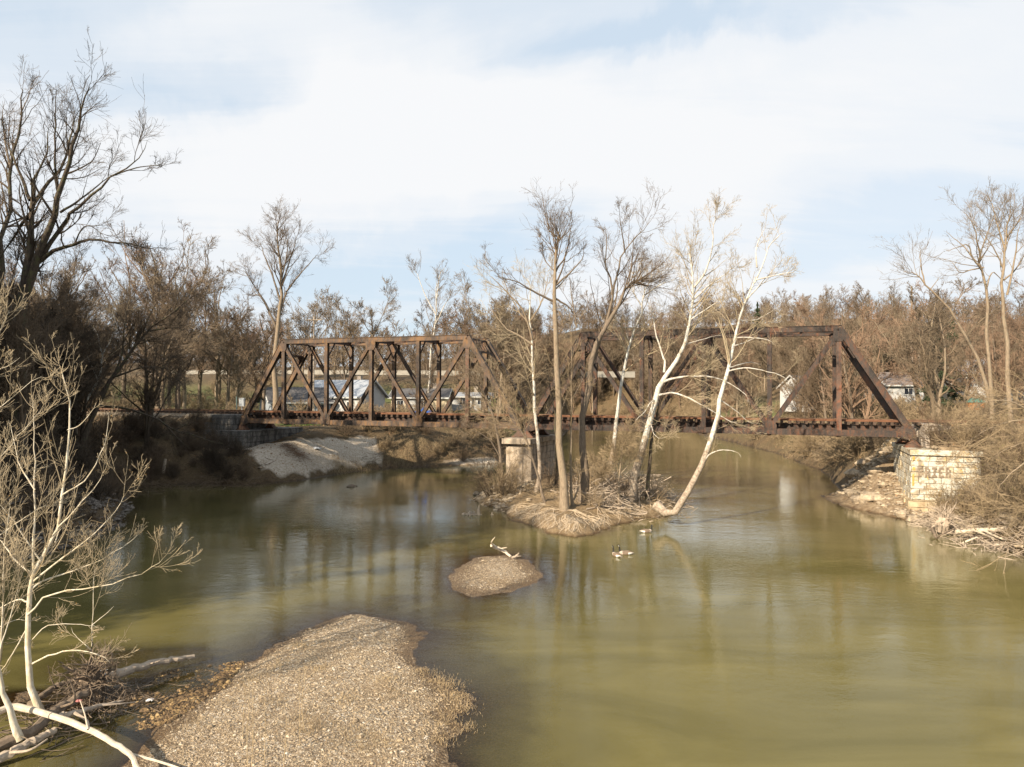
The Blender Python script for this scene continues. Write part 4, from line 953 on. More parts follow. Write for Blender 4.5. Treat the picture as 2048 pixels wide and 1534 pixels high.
itree(25, 'brown tree with a smooth trunk and rounded crown, left of the bridge end', [(552, 845), (551, 740), (553, 655), (560, 600), (563, 560), (558, 500), (556, 450), (555, 425)], 17, 2, [([(553, 658), (535, 615), (520, 590), (495, 550), (478, 530)], 8, 1.5, -1), ([(555, 640), (570, 590), (590, 560), (625, 520), (640, 500)], 8, 1.5, 1), ([(560, 600), (545, 550), (525, 500), (515, 465)], 7, 1.5, 1), ([(563, 570), (580, 520), (592, 480), (600, 450)], 6, 1.2, 1), ([(520, 590), (500, 590), (480, 580)], 4, 1, 1), ([(563, 560), (575, 500), (572, 450)], 5, 1, -2)], ('bark_tan', 'bark_brown', 'twig_brown'), Y=96, dens=1.0, group=LG, tw=0.011, first_t=0.5)
itree(26, 'pale sycamore with thin leaning limbs between the dark trees on the left bank', [(150, 880), (165, 820), (195, 760), (205, 715), (215, 690), (235, 655), (262, 625)], 9, 2, [([(205, 715), (195, 670), (180, 640)], 4, 1, 1), ([(195, 760), (178, 720), (165, 690)], 5, 1, -1), ([(235, 655), (225, 620), (245, 580)], 3, 1, 1)], SY, Y=64, dens=0.7, group=LG)
itree(27, 'pale sycamore behind the left span, its white trunk seen between the posts', [(853, 850), (857, 790), (862, 730), (866, 680), (872, 630), (872, 580), (878, 530)], 9, 1.5, [([(872, 630), (850, 590), (835, 550), (825, 530)], 4, 1, 1), ([(870, 650), (895, 600), (915, 570)], 4, 1, 1), ([(873, 600), (880, 550), (900, 520)], 4, 1, -1)], ('bark_sycup', 'bark_sycup', 'twig_grey'), Y=120, dens=0.9, group='tall trees behind the left span', tw=0.012)

# right bank ---------------------------------------------------------------
RG = 'large trees on the right bank'
itree(30, 'tall bare tree with a spreading crown, left of the pair at the right edge', [(1985, 870), (1980, 760), (1975, 650), (1972, 580), (1965, 545), (1960, 520), (1968, 480), (1985, 440), (2000, 400)], 12, 2, [([(1963, 540), (1945, 515), (1935, 490), (1900, 500), (1875, 505)], 6, 1.2, -1), ([(1968, 535), (1940, 540), (1920, 545), (1905, 525), (1890, 520)], 5, 1, 1), ([(1962, 520), (1955, 490), (1950, 460), (1935, 430), (1905, 410)], 6, 1.2, 1), ([(1972, 580), (1985, 545), (2005, 560), (2020, 540)], 5, 1, 1), ([(1945, 515), (1925, 490), (1900, 470), (1885, 455)], 4, 1, 1)], TN, Y=58, dens=0.85, group=RG, first_t=0.55)
itree(31, 'tallest tree at the right edge, with a straight pale trunk', [(2025, 900), (2018, 760), (2012, 650), (2007, 580), (2008, 520), (2012, 470), (2020, 430), (2028, 395)], 15, 2, [([(2008, 560), (2030, 540), (2055, 500), (2075, 480)], 6, 1.5, 1), ([(2010, 500), (1995, 450), (1985, 410), (1975, 390)], 6, 1.2, 1), ([(2014, 590), (2030, 520), (2035, 470), (2045, 420)], 7, 1.5, -1), ([(2008, 540), (1990, 500), (1960, 460), (1930, 430)], 5, 1, -1), ([(2010, 480), (2040, 440), (2060, 400)], 5, 1, 1)], TN, Y=55, dens=0.85, group=RG, first_t=0.5)
itree(32, 'leaning grey tree reaching left over the bushes below the utility pole', [(1990, 840), (1960, 730), (1935, 680), (1900, 620), (1870, 590), (1850, 568), (1835, 550), (1815, 545), (1790, 545)], 11, 1.5, [([(1850, 570), (1843, 535), (1840, 510), (1845, 490)], 5, 1, 1), ([(1860, 580), (1875, 560), (1885, 545)], 3, 1, 1)], TN, Y=66, dens=0.7, group=RG, first_t=0.7)
itree(33, 'forked tan tree standing in front of the garage house', [(1838, 810), (1830, 770), (1822, 730), (1815, 700), (1800, 660), (1790, 630), (1780, 600)], 13, 2, [([(1820, 715), (1835, 680), (1860, 660), (1885, 650)], 6, 1, 1), ([(1815, 700), (1822, 660), (1823, 620), (1820, 585)], 6, 1, -1), ([(1825, 750), (1800, 725), (1775, 680), (1745, 640), (1735, 610)], 7, 1.2, 1), ([(1790, 700), (1760, 690), (1730, 690)], 4, 1, 1)], TN, Y=105, dens=1.0, group=RG, tw=0.012)
itree(34, 'dead bleached log tree slanting low over the right bank', [(2050, 1085), (2000, 1080), (1950, 1062), (1900, 1062)], 12, 5, [([(2000, 1078), (1985, 1100)], 4, 1, -1), ([(1990, 1070), (2020, 1090)], 4, 2, -1)], ('wood_pale', 'wood_pale', 'twig_pale'), Y=44.5, dens=0.7, nlev=2, group=RG, name='driftwood_log', cat='log')
# drooping branches entering at the right edge, from a tree just outside the picture
itree(35, 'tree at the right edge whose long branches droop over the water', [(2230, 1180), (2200, 1000), (2160, 900), (2110, 840), (2060, 810)], 30, 6, [([(2100, 840), (2048, 815), (2010, 800), (1970, 805), (1925, 825)], 7, 1.5, 0), ([(2110, 850), (2040, 840), (1980, 855), (1940, 880), (1910, 900)], 7, 1.5, 2), ([(2150, 900), (2060, 920), (2010, 960), (1985, 990)], 7, 1.5, 0), ([(2170, 960), (2080, 1020), (2020, 1090), (2008, 1140), (2012, 1180)], 5, 1, -1), ([(2160, 900), (2080, 880), (2010, 900), (1960, 940)], 6, 1.2, 1)], ('bark_tan', 'bark_tan', 'twig_tan'), Y=38, dens=1.2, group=RG, up=-0.01, first_t=0.5, spread=38)

WF = 0.85
# near left: saplings and driftwood pile -----------------------------------
SG = 'saplings in the near left foreground'
sp = ('bark_sap', 'bark_sap', 'twig_pale'); bd = ('bud_orange', 0.011, 0.03)
itree(40, 'pale-barked sapling growing from the driftwood pile, nearest the camera', [(88, 1440, 20.6), (66, 1370, 20.6), (55, 1290, 20.6), (55, 1230, 20.6), (62, 1180, 20.6), (67, 1140, 20.6), (90, 1110, 20.7), (115, 1060, 20.8), (122, 990, 21), (135, 930, 21.2), (135, 860, 21.2), (138, 800, 21.3), (130, 745, 21.4), (122, 690, 21.5)], 15, 3,
      [([(67, 1145), (66, 1060), (68, 980), (70, 900), (68, 830), (66, 770)], 6, 1.5, 0.5), ([(62, 1180), (90, 1160), (150, 1140), (200, 1120), (250, 1090), (300, 1050)], 5, 1.2, 0.6), ([(64, 1165), (120, 1120), (175, 1080), (215, 1040), (245, 1000), (255, 930)], 5, 1.2, -0.5), ([(66, 1150), (30, 1120), (0, 1080), (-40, 1060)], 6, 2, 0.3),
       ([(55, 1230), (100, 1190), (170, 1180), (250, 1160), (310, 1130), (340, 1105)], 5, 1.2, -0.5), ([(60, 1205), (35, 1200), (0, 1215), (-50, 1230)], 5, 2, 0.6), ([(80, 1120), (40, 1060), (10, 1020), (-20, 990)], 4, 1.2, -0.6), ([(60, 1330), (100, 1310), (150, 1300), (200, 1310), (240, 1340)], 5, 1.2, -0.6),
       ([(125, 990), (170, 960), (205, 900), (215, 850), (218, 800)], 4, 1, 0.5), ([(116, 1055), (160, 1010), (200, 960), (235, 880)], 4, 1, -0.4), ([(70, 980), (40, 930), (25, 870), (10, 810)], 4, 1, 0.5), ([(135, 860), (160, 850), (185, 820), (200, 790)], 3, 1, 0.4),
       ([(56, 1250), (30, 1300), (0, 1345), (-30, 1370)], 4, 2, 0.4), ([(110, 1085), (120, 1060), (160, 1030)], 3, 1, 0.3), ([(58, 1285), (100, 1250), (170, 1250), (230, 1260)], 3, 1, 0.4)],
      sp, Y=20.6, dens=1.1, nlev=3, group=SG, tw=0.0045, bud=bd, spread=40, up=0.15, first_t=0.35, l1=0.45, wig=0.07)
itree(41, 'leaning sapling with long straight shoots at the left edge of the picture', [(40, 1480, 18.5), (15, 1400, 18.4), (0, 1360, 18.3), (-60, 1150, 18), (-90, 950, 18), (-80, 800, 18)], 16, 4, [([(-85, 900), (-40, 850), (0, 815), (60, 765), (110, 740)], 4, 1, 0.3), ([(-80, 1000), (-20, 940), (30, 880), (65, 840), (110, 790)], 4, 1, 0.3), ([(-90, 850), (-30, 760), (20, 730), (60, 700)], 4, 1, 0), ([(-70, 1100), (0, 1070), (70, 1020), (130, 1000)], 4, 1, 0.5), ([(-30, 1270), (30, 1240), (90, 1250)], 3, 1, 0.3), ([(-80, 820), (-20, 700), (10, 640), (25, 600)], 4, 1, 0.3)], sp, Y=18.5, dens=1.2, nlev=3, group=SG, tw=0.0045, bud=bd, spread=36, up=0.14, first_t=0.4, l1=0.45, wig=0.07)
itree(42, 'thin upright sapling just right of the uprooted stump', [(180, 1400, 21.8), (182, 1330, 21.9), (185, 1240, 22), (188, 1150, 22), (190, 1090, 22)], 3.5, 1, [([(184, 1250), (215, 1225), (240, 1200)], 2, 0.8, 0.3), ([(182, 1300), (150, 1270), (135, 1240)], 2, 0.8, 0.3)], sp, Y=21.8, dens=1.5, nlev=3, group=SG, tw=0.0042, bud=bd, spread=36, l1=0.4, first_t=0.25)
itree(43, 'tall thin shoots with red buds at the far left', [(-20, 1560, 17.5), (-10, 1440, 17.6), (5, 1250, 17.8), (15, 1050, 18), (25, 900, 18)], 6, 1.2, [([(0, 1300), (30, 1200), (50, 1120)], 3, 0.8, 0.3)], sp, Y=17.5, dens=1.1, nlev=3, group=SG, tw=0.0042, bud=bd, spread=36, l1=0.34)
# ------------------------------------------------------------------ woods: individual bare trees in rows, copied from prototypes
rngw = np.random.default_rng(77)
def rpx(x0, x1, y0, y1):     # random ground position by bearing (photo column) and distance
    px = rngw.uniform(x0, x1); Y = rngw.uniform(y0, y1); return (px-1024)/FPX*Y, Y
def on_land(x, y, m=2.0): return float(hmap(np.array([x]), np.array([y]), True)[1][0]) > m
def off_track(x, y):
    nn = (x-B0[0])*NX+(y-B0[1])*NY-BW/2; return abs(nn) > 4.0
ORD = ['nearest', 'second nearest', 'third nearest', 'fourth nearest', 'fifth nearest', 'sixth nearest', 'seventh nearest', 'eighth nearest', 'ninth nearest', 'tenth nearest']+[w+' nearest' for w in 'eleventh twelfth thirteenth fourteenth fifteenth sixteenth seventeenth eighteenth nineteenth twentieth'.split()]
def span_areas():
    out = []; names = ['first', 'second', 'third', 'fourth', 'fifth', 'sixth']
    xl = [488, 567, 652, 741, 835, 935, 1050]; xr = [1054, 1166, 1285, 1408, 1541, 1678, 1825]
    for sp, xs in (('left', xl), ('right', xr)):
        for k in range(6):
            m = (xs[k]+xs[k+1])/2; out.append((xs[k], m, f"in the left half of the {sp} span's {names[k]} panel")); out.append((m, xs[k+1], f"in the right half of the {sp} span's {names[k]} panel"))
    return out
SPANS = span_areas()
LEFTS = [(-9999, -150, 'beyond the left edge of the picture'), (-150, 0, 'at the extreme left edge'), (0, 90, 'below the great dark tree'), (90, 180, 'right of the great dark tree'), (180, 260, 'midway between the great tree and the bridge'), (260, 340, 'above the leaning post'), (340, 420, 'left of the stepped stones'), (420, 490, 'beside the stepped stones')]
RIGHTS = [(1825, 1860, 'just past the right end of the bridge'), (1860, 1910, 'below the garage house'), (1910, 1950, 'left of the tall pair of trees'), (1950, 1990, 'at the first of the tall pair of trees'), (1990, 2030, 'at the second of the tall pair of trees'), (2030, 2070, 'at the extreme right edge'), (2070, 9999, 'beyond the right edge of the picture')]
AREAS = LEFTS+SPANS+RIGHTS
def relabel(objs, what):
    bins = {}
    for o in objs:
        x, y = o.location[0], o.location[1]; px = 1024+x/y*FPX
        nm = next((n for a, b, n in AREAS if a <= px < b), 'in the middle'); bins.setdefault(nm, []).append((y, o))
    for nm, L in bins.items():
        L.sort(key=lambda q: q[0])
        for k, (y, o) in enumerate(L): o['label'] = f"{(ORD[k]+' ') if len(L) > 1 and k < 20 else ('' if len(L) == 1 else 'farther ')}{what} {nm}"
def scatter(protos, n, px, ys, hs, label, jit=0.15, m=2.0, ok=None, sz=None, keep=None):
    k = 0; tries = 0; made = []
    while k < n and tries < n*20:
        tries += 1; x, y = rpx(*px, *ys)
        if not on_land(x, y, m) or not off_track(x, y) or (ok and not ok(x, y)): continue
        p = protos[k % len(protos)]; s = rngw.uniform(*hs)/p['h0']
        made.append(place(p, x, y, rngw.uniform(0, 6.28), s, label, sz=s*rngw.uniform(0.9, 1.15))); k += 1
    return made
def bulk(name, label, cat, specs, mat, bud=None):
    """undergrowth nobody could count, as one mesh: specs = (n, px range, depth range, height range, margin, ok)"""
    rng = np.random.default_rng(5); pr = []
    for i in range(5):
        root = shrub_proto('tmp', 3.0, 700+i, mat, '', '', None, stems=34, tw=0.013, spread=0.7); me = root.children[0].data
        V = np.empty(len(me.vertices)*3, np.float32); me.vertices.foreach_get('co', V); F = np.empty(len(me.loops), np.int32); me.loops.foreach_get('vertex_index', F)
        pr.append((V.reshape(-1, 3), F.reshape(-1, 4)))
        for c in list(root.children): bpy.data.meshes.remove(c.data)
        bpy.data.objects.remove(root)
    Vs, Fs, n0 = [], [], 0
    for n, px, ys, hs, m, ok in specs:
        k = t = 0
        while k < n and t < n*20:
            t += 1; x, y = rpx(*px, *ys)
            if not on_land(x, y, m) or not off_track(x, y) or (ok and not ok(x, y)): continue
            V, F = pr[rng.integers(5)]; s = rng.uniform(*hs)/3.0; a = rng.uniform(0, 6.28); c, d = cos(a)*s, sin(a)*s
            Vs.append(np.stack([V[:, 0]*c-V[:, 1]*d+x, V[:, 0]*d+V[:, 1]*c+y, V[:, 2]*s+H(x, y)], 1).astype(np.float32)); Fs.append(F+n0); n0 += len(V); k += 1
    o = mesh_obj(name, np.vstack(Vs), np.vstack(Fs), MAT[mat]); tag(o, label, cat, kind='stuff')
def P_(o, h): o['h0'] = float(h); return o
TN2 = ('bark_tan', 'twig_grey'); BR2 = ('bark_brown', 'twig_brown'); RD2 = ('bark_brown', 'twig_red'); DK2 = ('bark_dark', 'twig_dark')
def protos(n, h, mats, seed, label, cat, group, **kw): return [P_(auto_tree('bare_tree', h, seed+i, mats[i % len(mats)], label, cat, group, **kw), h) for i in range(n)]

L1, g1 = 'bare brown tree in the wood on the left bank, beyond the track', 'bare trees beyond the track on the left'
pa = protos(4, 22, [BR2, TN2, RD2, BR2], 200, L1, 'tree', g1, tw=0.018, nlev=4, dens=0.95)
relabel(scatter(pa, 26, (-150, 470), (92, 135), (17, 23), L1), 'tall woodland tree')
L2, g2 = 'bare tree in the row behind the left truss span', 'bare trees behind the left span'
pb = protos(4, 15, [TN2, BR2, TN2, RD2], 210, L2, 'tree', g2, tw=0.018, dens=0.95, crown_from=0.2)
relabel(scatter(pb, 36, (470, 1010), (100, 185), (7, 18), L2, ok=lambda x, y: not (520 < 1024+x/y*FPX < 900 and 104 < y < 146)), 'bare tree')
L3, g3 = 'bare tree on the far bank beyond the island', 'bare trees beyond the island'
pc = protos(4, 14, [TN2, RD2, BR2, TN2], 220, L3, 'tree', g3, tw=0.02, dens=0.95, crown_from=0.2, stems=2)
relabel(scatter(pc, 64, (1000, 1420), (172, 262), (11, 18), L3, m=0.8)+scatter(pc, 14, (1000, 1130), (105, 170), (8, 13), L3, m=1.5)+scatter(pc, 30, (1080, 1330), (236, 300), (12, 18), L3, m=1.0), 'far-bank tree')
L4, g4 = 'bare tree on the right bank behind the right truss span', 'bare trees behind the right span'
pd = protos(4, 14, [TN2, BR2, TN2, RD2], 230, L4, 'tree', g4, tw=0.017, dens=0.95, crown_from=0.15, stems=2)
relabel(scatter(pd, 9, (1545, 1690), (84, 112), (7, 11), L4)+scatter(pd, 54, (1380, 1800), (80, 200), (9, 15), L4, ok=lambda x, y: not (1550 < 1024+x/y*FPX < 1690 and 118 < y < 150) and not (1735 < 1024+x/y*FPX < 1860 and y < 150)), 'right-bank tree')
L5, g5 = 'bare tree among the thickets at the right side behind the track', 'bare trees at the right side'
pe = protos(4, 15, [TN2, RD2, BR2, TN2], 240, L5, 'tree', g5, tw=0.015, dens=0.95, crown_from=0.15, stems=2)
relabel(scatter(pe, 46, (1780, 2300), (68, 190), (10, 16), L5, ok=lambda x, y: not (1730 < 1024+x/y*FPX < 1862 and y < 150)), 'brushy tree')
# dark trees of the left bank, in front of the track
L6, g6 = 'dark tangled bare tree on the shaded left bank', 'dark bare trees on the shaded left bank'
pf = protos(4, 15, [DK2, BR2, DK2, TN2], 250, L6, 'tree', g6, tw=0.012, dens=1.15, crown_from=0.08, stems=3, spread=0.42)
offs = []
for k in range(38):      # tall trees of the bank left of the frame; their shade falls across the left part of the river
    x, y = rngw.uniform(-52, -32.5), rngw.uniform(8, 46)
    if 1024+x/y*FPX > -330 or not on_land(x, y, 1.0): continue
    p = pf[k % 4]; offs.append(place(p, x, y, rngw.uniform(0, 6.28), rngw.uniform(19, 24)/p['h0'], L6))
relabel(offs+scatter(pf, 24, (-60, 330), (44, 78), (8, 13), L6, m=3.0), 'dark tangled tree')     # stand just outside the frame; their shade falls on the bank
# a few dark evergreens at the right
def evergreen(label, x, y, h, seed, group=None):
    rng = np.random.default_rng(seed); root = empty('evergreen_tree', (x, y, H(x, y)), label, 'tree', group)
    mb = MB(); mb.tube([(0, 0, -0.3), (0, 0, h*0.5), (0, 0, h*0.97)], [0.013*h, 0.008*h, 0.01], 7); mb.build('trunk', MAT['bark_dark'], root)
    n = 9000; z = rng.uniform(0.12, 1, n); rad = (1-z)**0.8*0.26*h*(0.55+0.45*np.sin(z*46+rng.uniform(0, 6)))*rng.uniform(0.2, 1, n)**0.5+0.05
    a = rng.uniform(0, 6.28, n); lob = 0.75+0.25*np.sin(a*5+z*9); rad *= lob
    p = np.stack([np.cos(a)*rad, np.sin(a)*rad, z*h-rad*0.25], 1); V, F = leafbits(p, 0.16, rng, 1.8); mesh_obj('crown', V, F, MAT['needle'], root)
for k, (px, Y, h, lab) in enumerate([(1870, 100, 13, 'dark evergreen behind the forked tree right of the garage house'), (1905, 128, 16, 'tall dark evergreen rising above the thickets at the right'), (1515, 330, 17, 'lone dark conifer on the wooded ridge above the right span'), (1860, 90, 6, 'low dark evergreen bush beside the track at the right')]):
    evergreen(lab, (px-1024)/FPX*Y, Y, h, 500+k)

# --- thickets: shrubs one by one ------------------------------------------
def shrubs(n, h, mats, seed, label, group, **kw): return [P_(shrub_proto('bare_shrub', h, seed+i, mats[i % len(mats)], label, 'shrub', group, **kw), h) for i in range(n)]
S1, q1 = 'bare brown shrub in the thicket on the shaded left bank', 'shrubs on the shaded left bank'
sa = shrubs(3, 3.0, ['twig_dark', 'twig_brown', 'twig_dark'], 300, S1, q1, stems=40, tw=0.009)
relabel(scatter(sa, 56, (-60, 300), (40, 76), (1.4, 3.6), S1, m=0.6)+scatter(sa, 40, (255, 500), (69, 84), (0.9, 2.4), S1, m=0.3, ok=lambda x, y: poly_sd(np.array([x]), np.array([y]), SAND)[0] < -0.4), 'brown shrub')
S2, q2 = 'tan shrub at the water below the left truss span', 'shrubs below the left span'
sb = shrubs(3, 2.6, ['twig_tan', 'twig_brown', 'twig_brown'], 310, S2, q2, stems=44, tw=0.010, spread=0.8)
shb = scatter(sb, 50, (690, 1040), (80, 108), (1.3, 3.0), S2, m=0.5, ok=lambda x, y: poly_sd(np.array([x]), np.array([y]), SAND)[0] < -0.5)
relabel(shb, 'waterside shrub')
notl = lambda x, y: not (520 < 1024+x/y*FPX < 900 and 104 < y < 128)
bulk('undergrowth', 'low dark brush matting the slope of the shaded left bank', 'undergrowth', [(60, (-60, 300), (40, 78), (0.6, 1.8), 0.4, None), (60, (250, 520), (69, 86), (0.5, 1.3), 0.2, lambda x, y: poly_sd(np.array([x]), np.array([y]), SAND)[0] < -0.2)], 'twig_brown')
bulk('undergrowth', 'tangled bare undergrowth filling the ground behind both truss spans', 'undergrowth', [(110, (-50, 1060), (95, 170), (1.8, 4.0), 2, notl), (130, (1040, 1440), (165, 225), (2.0, 5.0), 0.6, None), (110, (1080, 1340), (236, 300), (2.5, 5.0), 0.6, None), (90, (1400, 1800), (95, 175), (1.8, 3.6), 0.8, None), (60, (1760, 2300), (85, 130), (1.6, 3.4), 1.5, None)], 'twig_tan')
S4, q4 = 'bare shrub on the right river bank beyond the bridge', 'shrubs on the right bank beyond the bridge'
sd_ = shrubs(3, 3.0, ['twig_tan', 'twig_grey', 'twig_tan'], 330, S4, q4, stems=44, tw=0.013, spread=0.7, bud=('bud_green', 0.02, 0.012))
relabel(scatter(sd_, 44, (1400, 1800), (70, 100), (1.8, 3.8), S4, m=0.5), 'bare shrub')
S5, q5 = 'tan shrub with yellow-green buds in the thicket beside the right abutment', 'budding shrubs beside the right abutment'
se = shrubs(4, 3.4, ['twig_tan', 'twig_grey', 'twig_tan', 'twig_brown'], 340, S5, q5, stems=52, tw=0.0075, spread=0.7, bud=('bud_green', 0.020, 0.03), nlev=3, dens=0.8)
ab = BP(TEND-0.9, -3.0)
def ok5(x, y):
    t = (x-B0[0])*BX+(y-B0[1])*BY; n = (x-B0[0])*NX+(y-B0[1])*NY
    return not (TEND-2 < t < TEND+1.3 and n > -6)
relabel(scatter(se, 70, (1870, 2130), (36, 63), (1.6, 3.4), S5, m=0.7, ok=ok5), 'budding tan shrub')
S6, q6 = 'bare shrub along the track at the right side', 'shrubs along the track at the right'
sf = shrubs(2, 3.0, ['twig_tan', 'twig_red'], 350, S6, q6, stems=48, tw=0.010, spread=0.7, bud=('bud_green', 0.02, 0.02))
relabel(scatter(sf, 28, (1800, 2300), (60, 90), (1.6, 3.2), S6, m=1.5), 'trackside shrub')
S7, q7 = 'small twiggy shrub on the wooded island', 'shrubs on the island'
sg = shrubs(3, 2.6, ['twig_brown', 'twig_tan', 'twig_tan'], 360, S7, q7, stems=26, tw=0.007, spread=0.7, nlev=2)
ISL = ['tall twiggy shrub left of the pier on the island', 'twiggy shrub hiding the left corner of the pier', 'low shrub at the foot of the pier face', 'shrub against the thick brown island trunk', 'tall shrub in the middle of the driftwood heap', 'shrub right of the driftwood heap, by the white-barked sycamore', 'small shrub in front of the forked white sycamore', 'shrub behind the forked white sycamore base', 'small shrub beside the slim dark trunk', 'shrub at the dark right corner of the pier', 'lowest shrub at the front edge of the driftwood heap', 'tiny shrub on the rubble at the left tip of the island']
for k, (px, py, h) in enumerate([(985, 990, 3.6), (1012, 992, 3.2), (1035, 985, 2.6), (1165, 985, 2.6), (1190, 990, 3.0), (1215, 985, 3.0), (1240, 1000, 2.2), (1270, 985, 2.6), (1310, 1000, 2.0), (1100, 975, 2.2), (1195, 1015, 1.6), (960, 988, 1.6)]):
    g = G3(px, py); p = sg[k % 3]; place(p, g[0], g[1], k*1.3, h/p['h0'], ISL[k])

# --- the far wooded hillside: one mass --------------------------------------
def hillside():
    rng = np.random.default_rng(12); Vs, Fs, n = [], [], 0; protos_ = []
    for i in range(5):
        r = np.random.default_rng(900+i); h = 15.0
        P = np.stack([resample([(0, 0, 0), (r.normal()*0.3, r.normal()*0.3, 6), (r.normal()*0.8, r.normal()*0.8, 14.5)], 6)]); R = np.linspace(0.2, 0.04, 6)[None]
        parts = [(P, R, 3)]
        for q in (dict(cnt=22, t0=0.2, t1=1, ang=(45, 12), lr=0.42, up=0.12, wig=0.12, npts=4, rr=0.5, rmin=0.055, shape=0.5),
                  dict(cnt=8, t0=0.15, t1=1, ang=(40, 12), lr=0.5, up=0.08, wig=0.14, npts=3, rr=0.6, rmin=0.038), dict(cnt=3.0, t0=0.2, t1=1, ang=(38, 12), lr=0.55, up=0.05, wig=0.14, npts=3, rr=0.7, rmin=0.028)):
            g = grow(P, R, r, **q); parts.append((g[0], g[1], 3)); P, R = g
        protos_.append(join(parts))
    pts = []
    while len(pts) < 900:
        px = rng.uniform(-100, 2250); Y = rng.uniform(205, 470)**1.0
        if px < 1000 and rng.random() < 0.62: continue
        x = (px-1024)/FPX*Y
        if on_land(x, Y, 3): pts.append((x, Y))
    pts = np.array(pts); zs = hmap(pts[:, 0], pts[:, 1])
    for (x, y), z in zip(pts, zs):
        V, F = protos_[rng.integers(5)]; a = rng.uniform(0, 6.28); s = rng.uniform(0.6, 1.0)*rng.choice([0.8, 1.0, 1.3]); c, d = cos(a)*s, sin(a)*s
        W = np.stack([V[:, 0]*c-V[:, 1]*d+x, V[:, 0]*d+V[:, 1]*c+y, V[:, 2]*s+z-0.3], 1).astype(np.float32)
        Vs.append(W); Fs.append(F+n); n += len(V)
    o = mesh_obj('wooded_hillside', np.vstack(Vs), np.vstack(Fs), MAT['twig_hill'])
    tag(o, 'bare reddish-brown woods covering the far hillside and ridge', 'woods', kind='stuff')
def hill_f(N):
    g = gcoord(N); n = N.noise(g, 0.035, 3, 0.6); n2 = N.noise(g, 0.3, 3, 0.6)
    c = N.mix(N.ramp(n, [(0.40, 0), (0.60, 1)]), (0.115, 0.085, 0.056), (0.20, 0.165, 0.125)); c = N.mix(N.ramp(n2, [(0.4, 0), (0.7, 0.7)]), c, (0.135, 0.085, 0.055))
    return principled(N, c, 0.85, spec=0.1)
MAT['twig_hill'] = material('hillside_twigs', hill_f)
hillside()
# ------------------------------------------------------------------ houses and road beyond
MAT['white_siding'] = plain('white_siding', (0.44, 0.44, 0.43), 0.7, 0.08, 3, bump=0.05)
MAT['cream_siding'] = plain('cream_siding', (0.60, 0.50, 0.34), 0.7, 0.08, 3, bump=0.05)
MAT['grey_siding'] = plain('blue_grey_siding', (0.24, 0.27, 0.30), 0.7, 0.12, 3, bump=0.05)
MAT['tan_siding'] = plain('tan_siding', (0.50, 0.41, 0.30), 0.7, 0.08, 3, bump=0.05)
MAT['roof_dark'] = plain('dark_shingles', (0.10, 0.095, 0.095), 0.85, 0.3, 6)
MAT['roof_brown'] = plain('brown_shingles', (0.17, 0.14, 0.125), 0.85, 0.2, 6)
MAT['roof_metal'] = plain('pale_metal_roof', (0.36, 0.38, 0.41), 0.4, 0.08, 2, 0.3, 0.05)
MAT['trim'] = plain('white_trim', (0.52, 0.52, 0.50), 0.6, 0.05, 3, bump=0)
MAT['glass'] = plain('dark_window_glass', (0.03, 0.035, 0.045), 0.15, 0.2, 2, bump=0)
MAT['concrete'] = plain('pale_concrete', (0.30, 0.28, 0.24), 0.85, 0.14, 1.5)
MAT['pole'] = plain('weathered_pole_wood', (0.30, 0.25, 0.20), 0.85, 0.2, 3)
MAT['metal_green'] = plain('dull_green_steel', (0.10, 0.14, 0.13), 0.6, 0.2, 3)
MAT['galv'] = plain('galvanised_steel', (0.40, 0.43, 0.45), 0.45, 0.12, 3, 0.4)
MAT['blue'] = plain('blue_plastic_tarp', (0.02, 0.14, 0.55), 0.5, 0.2, 3)
MAT['orange'] = plain('orange_painted_board', (0.75, 0.16, 0.04), 0.6, 0.1, 3)
MAT['red'] = plain('red_paint', (0.40, 0.07, 0.05), 0.6, 0.2, 3)
MAT['faded_red'] = plain('faded_red_film', (0.42, 0.16, 0.14), 0.6, 0.5, 14)
MAT['teal'] = plain('teal_board', (0.08, 0.28, 0.25), 0.6, 0.2, 3)
MAT['white_plastic'] = plain('white_plastic', (0.7, 0.7, 0.7), 0.5, 0.05, 3)
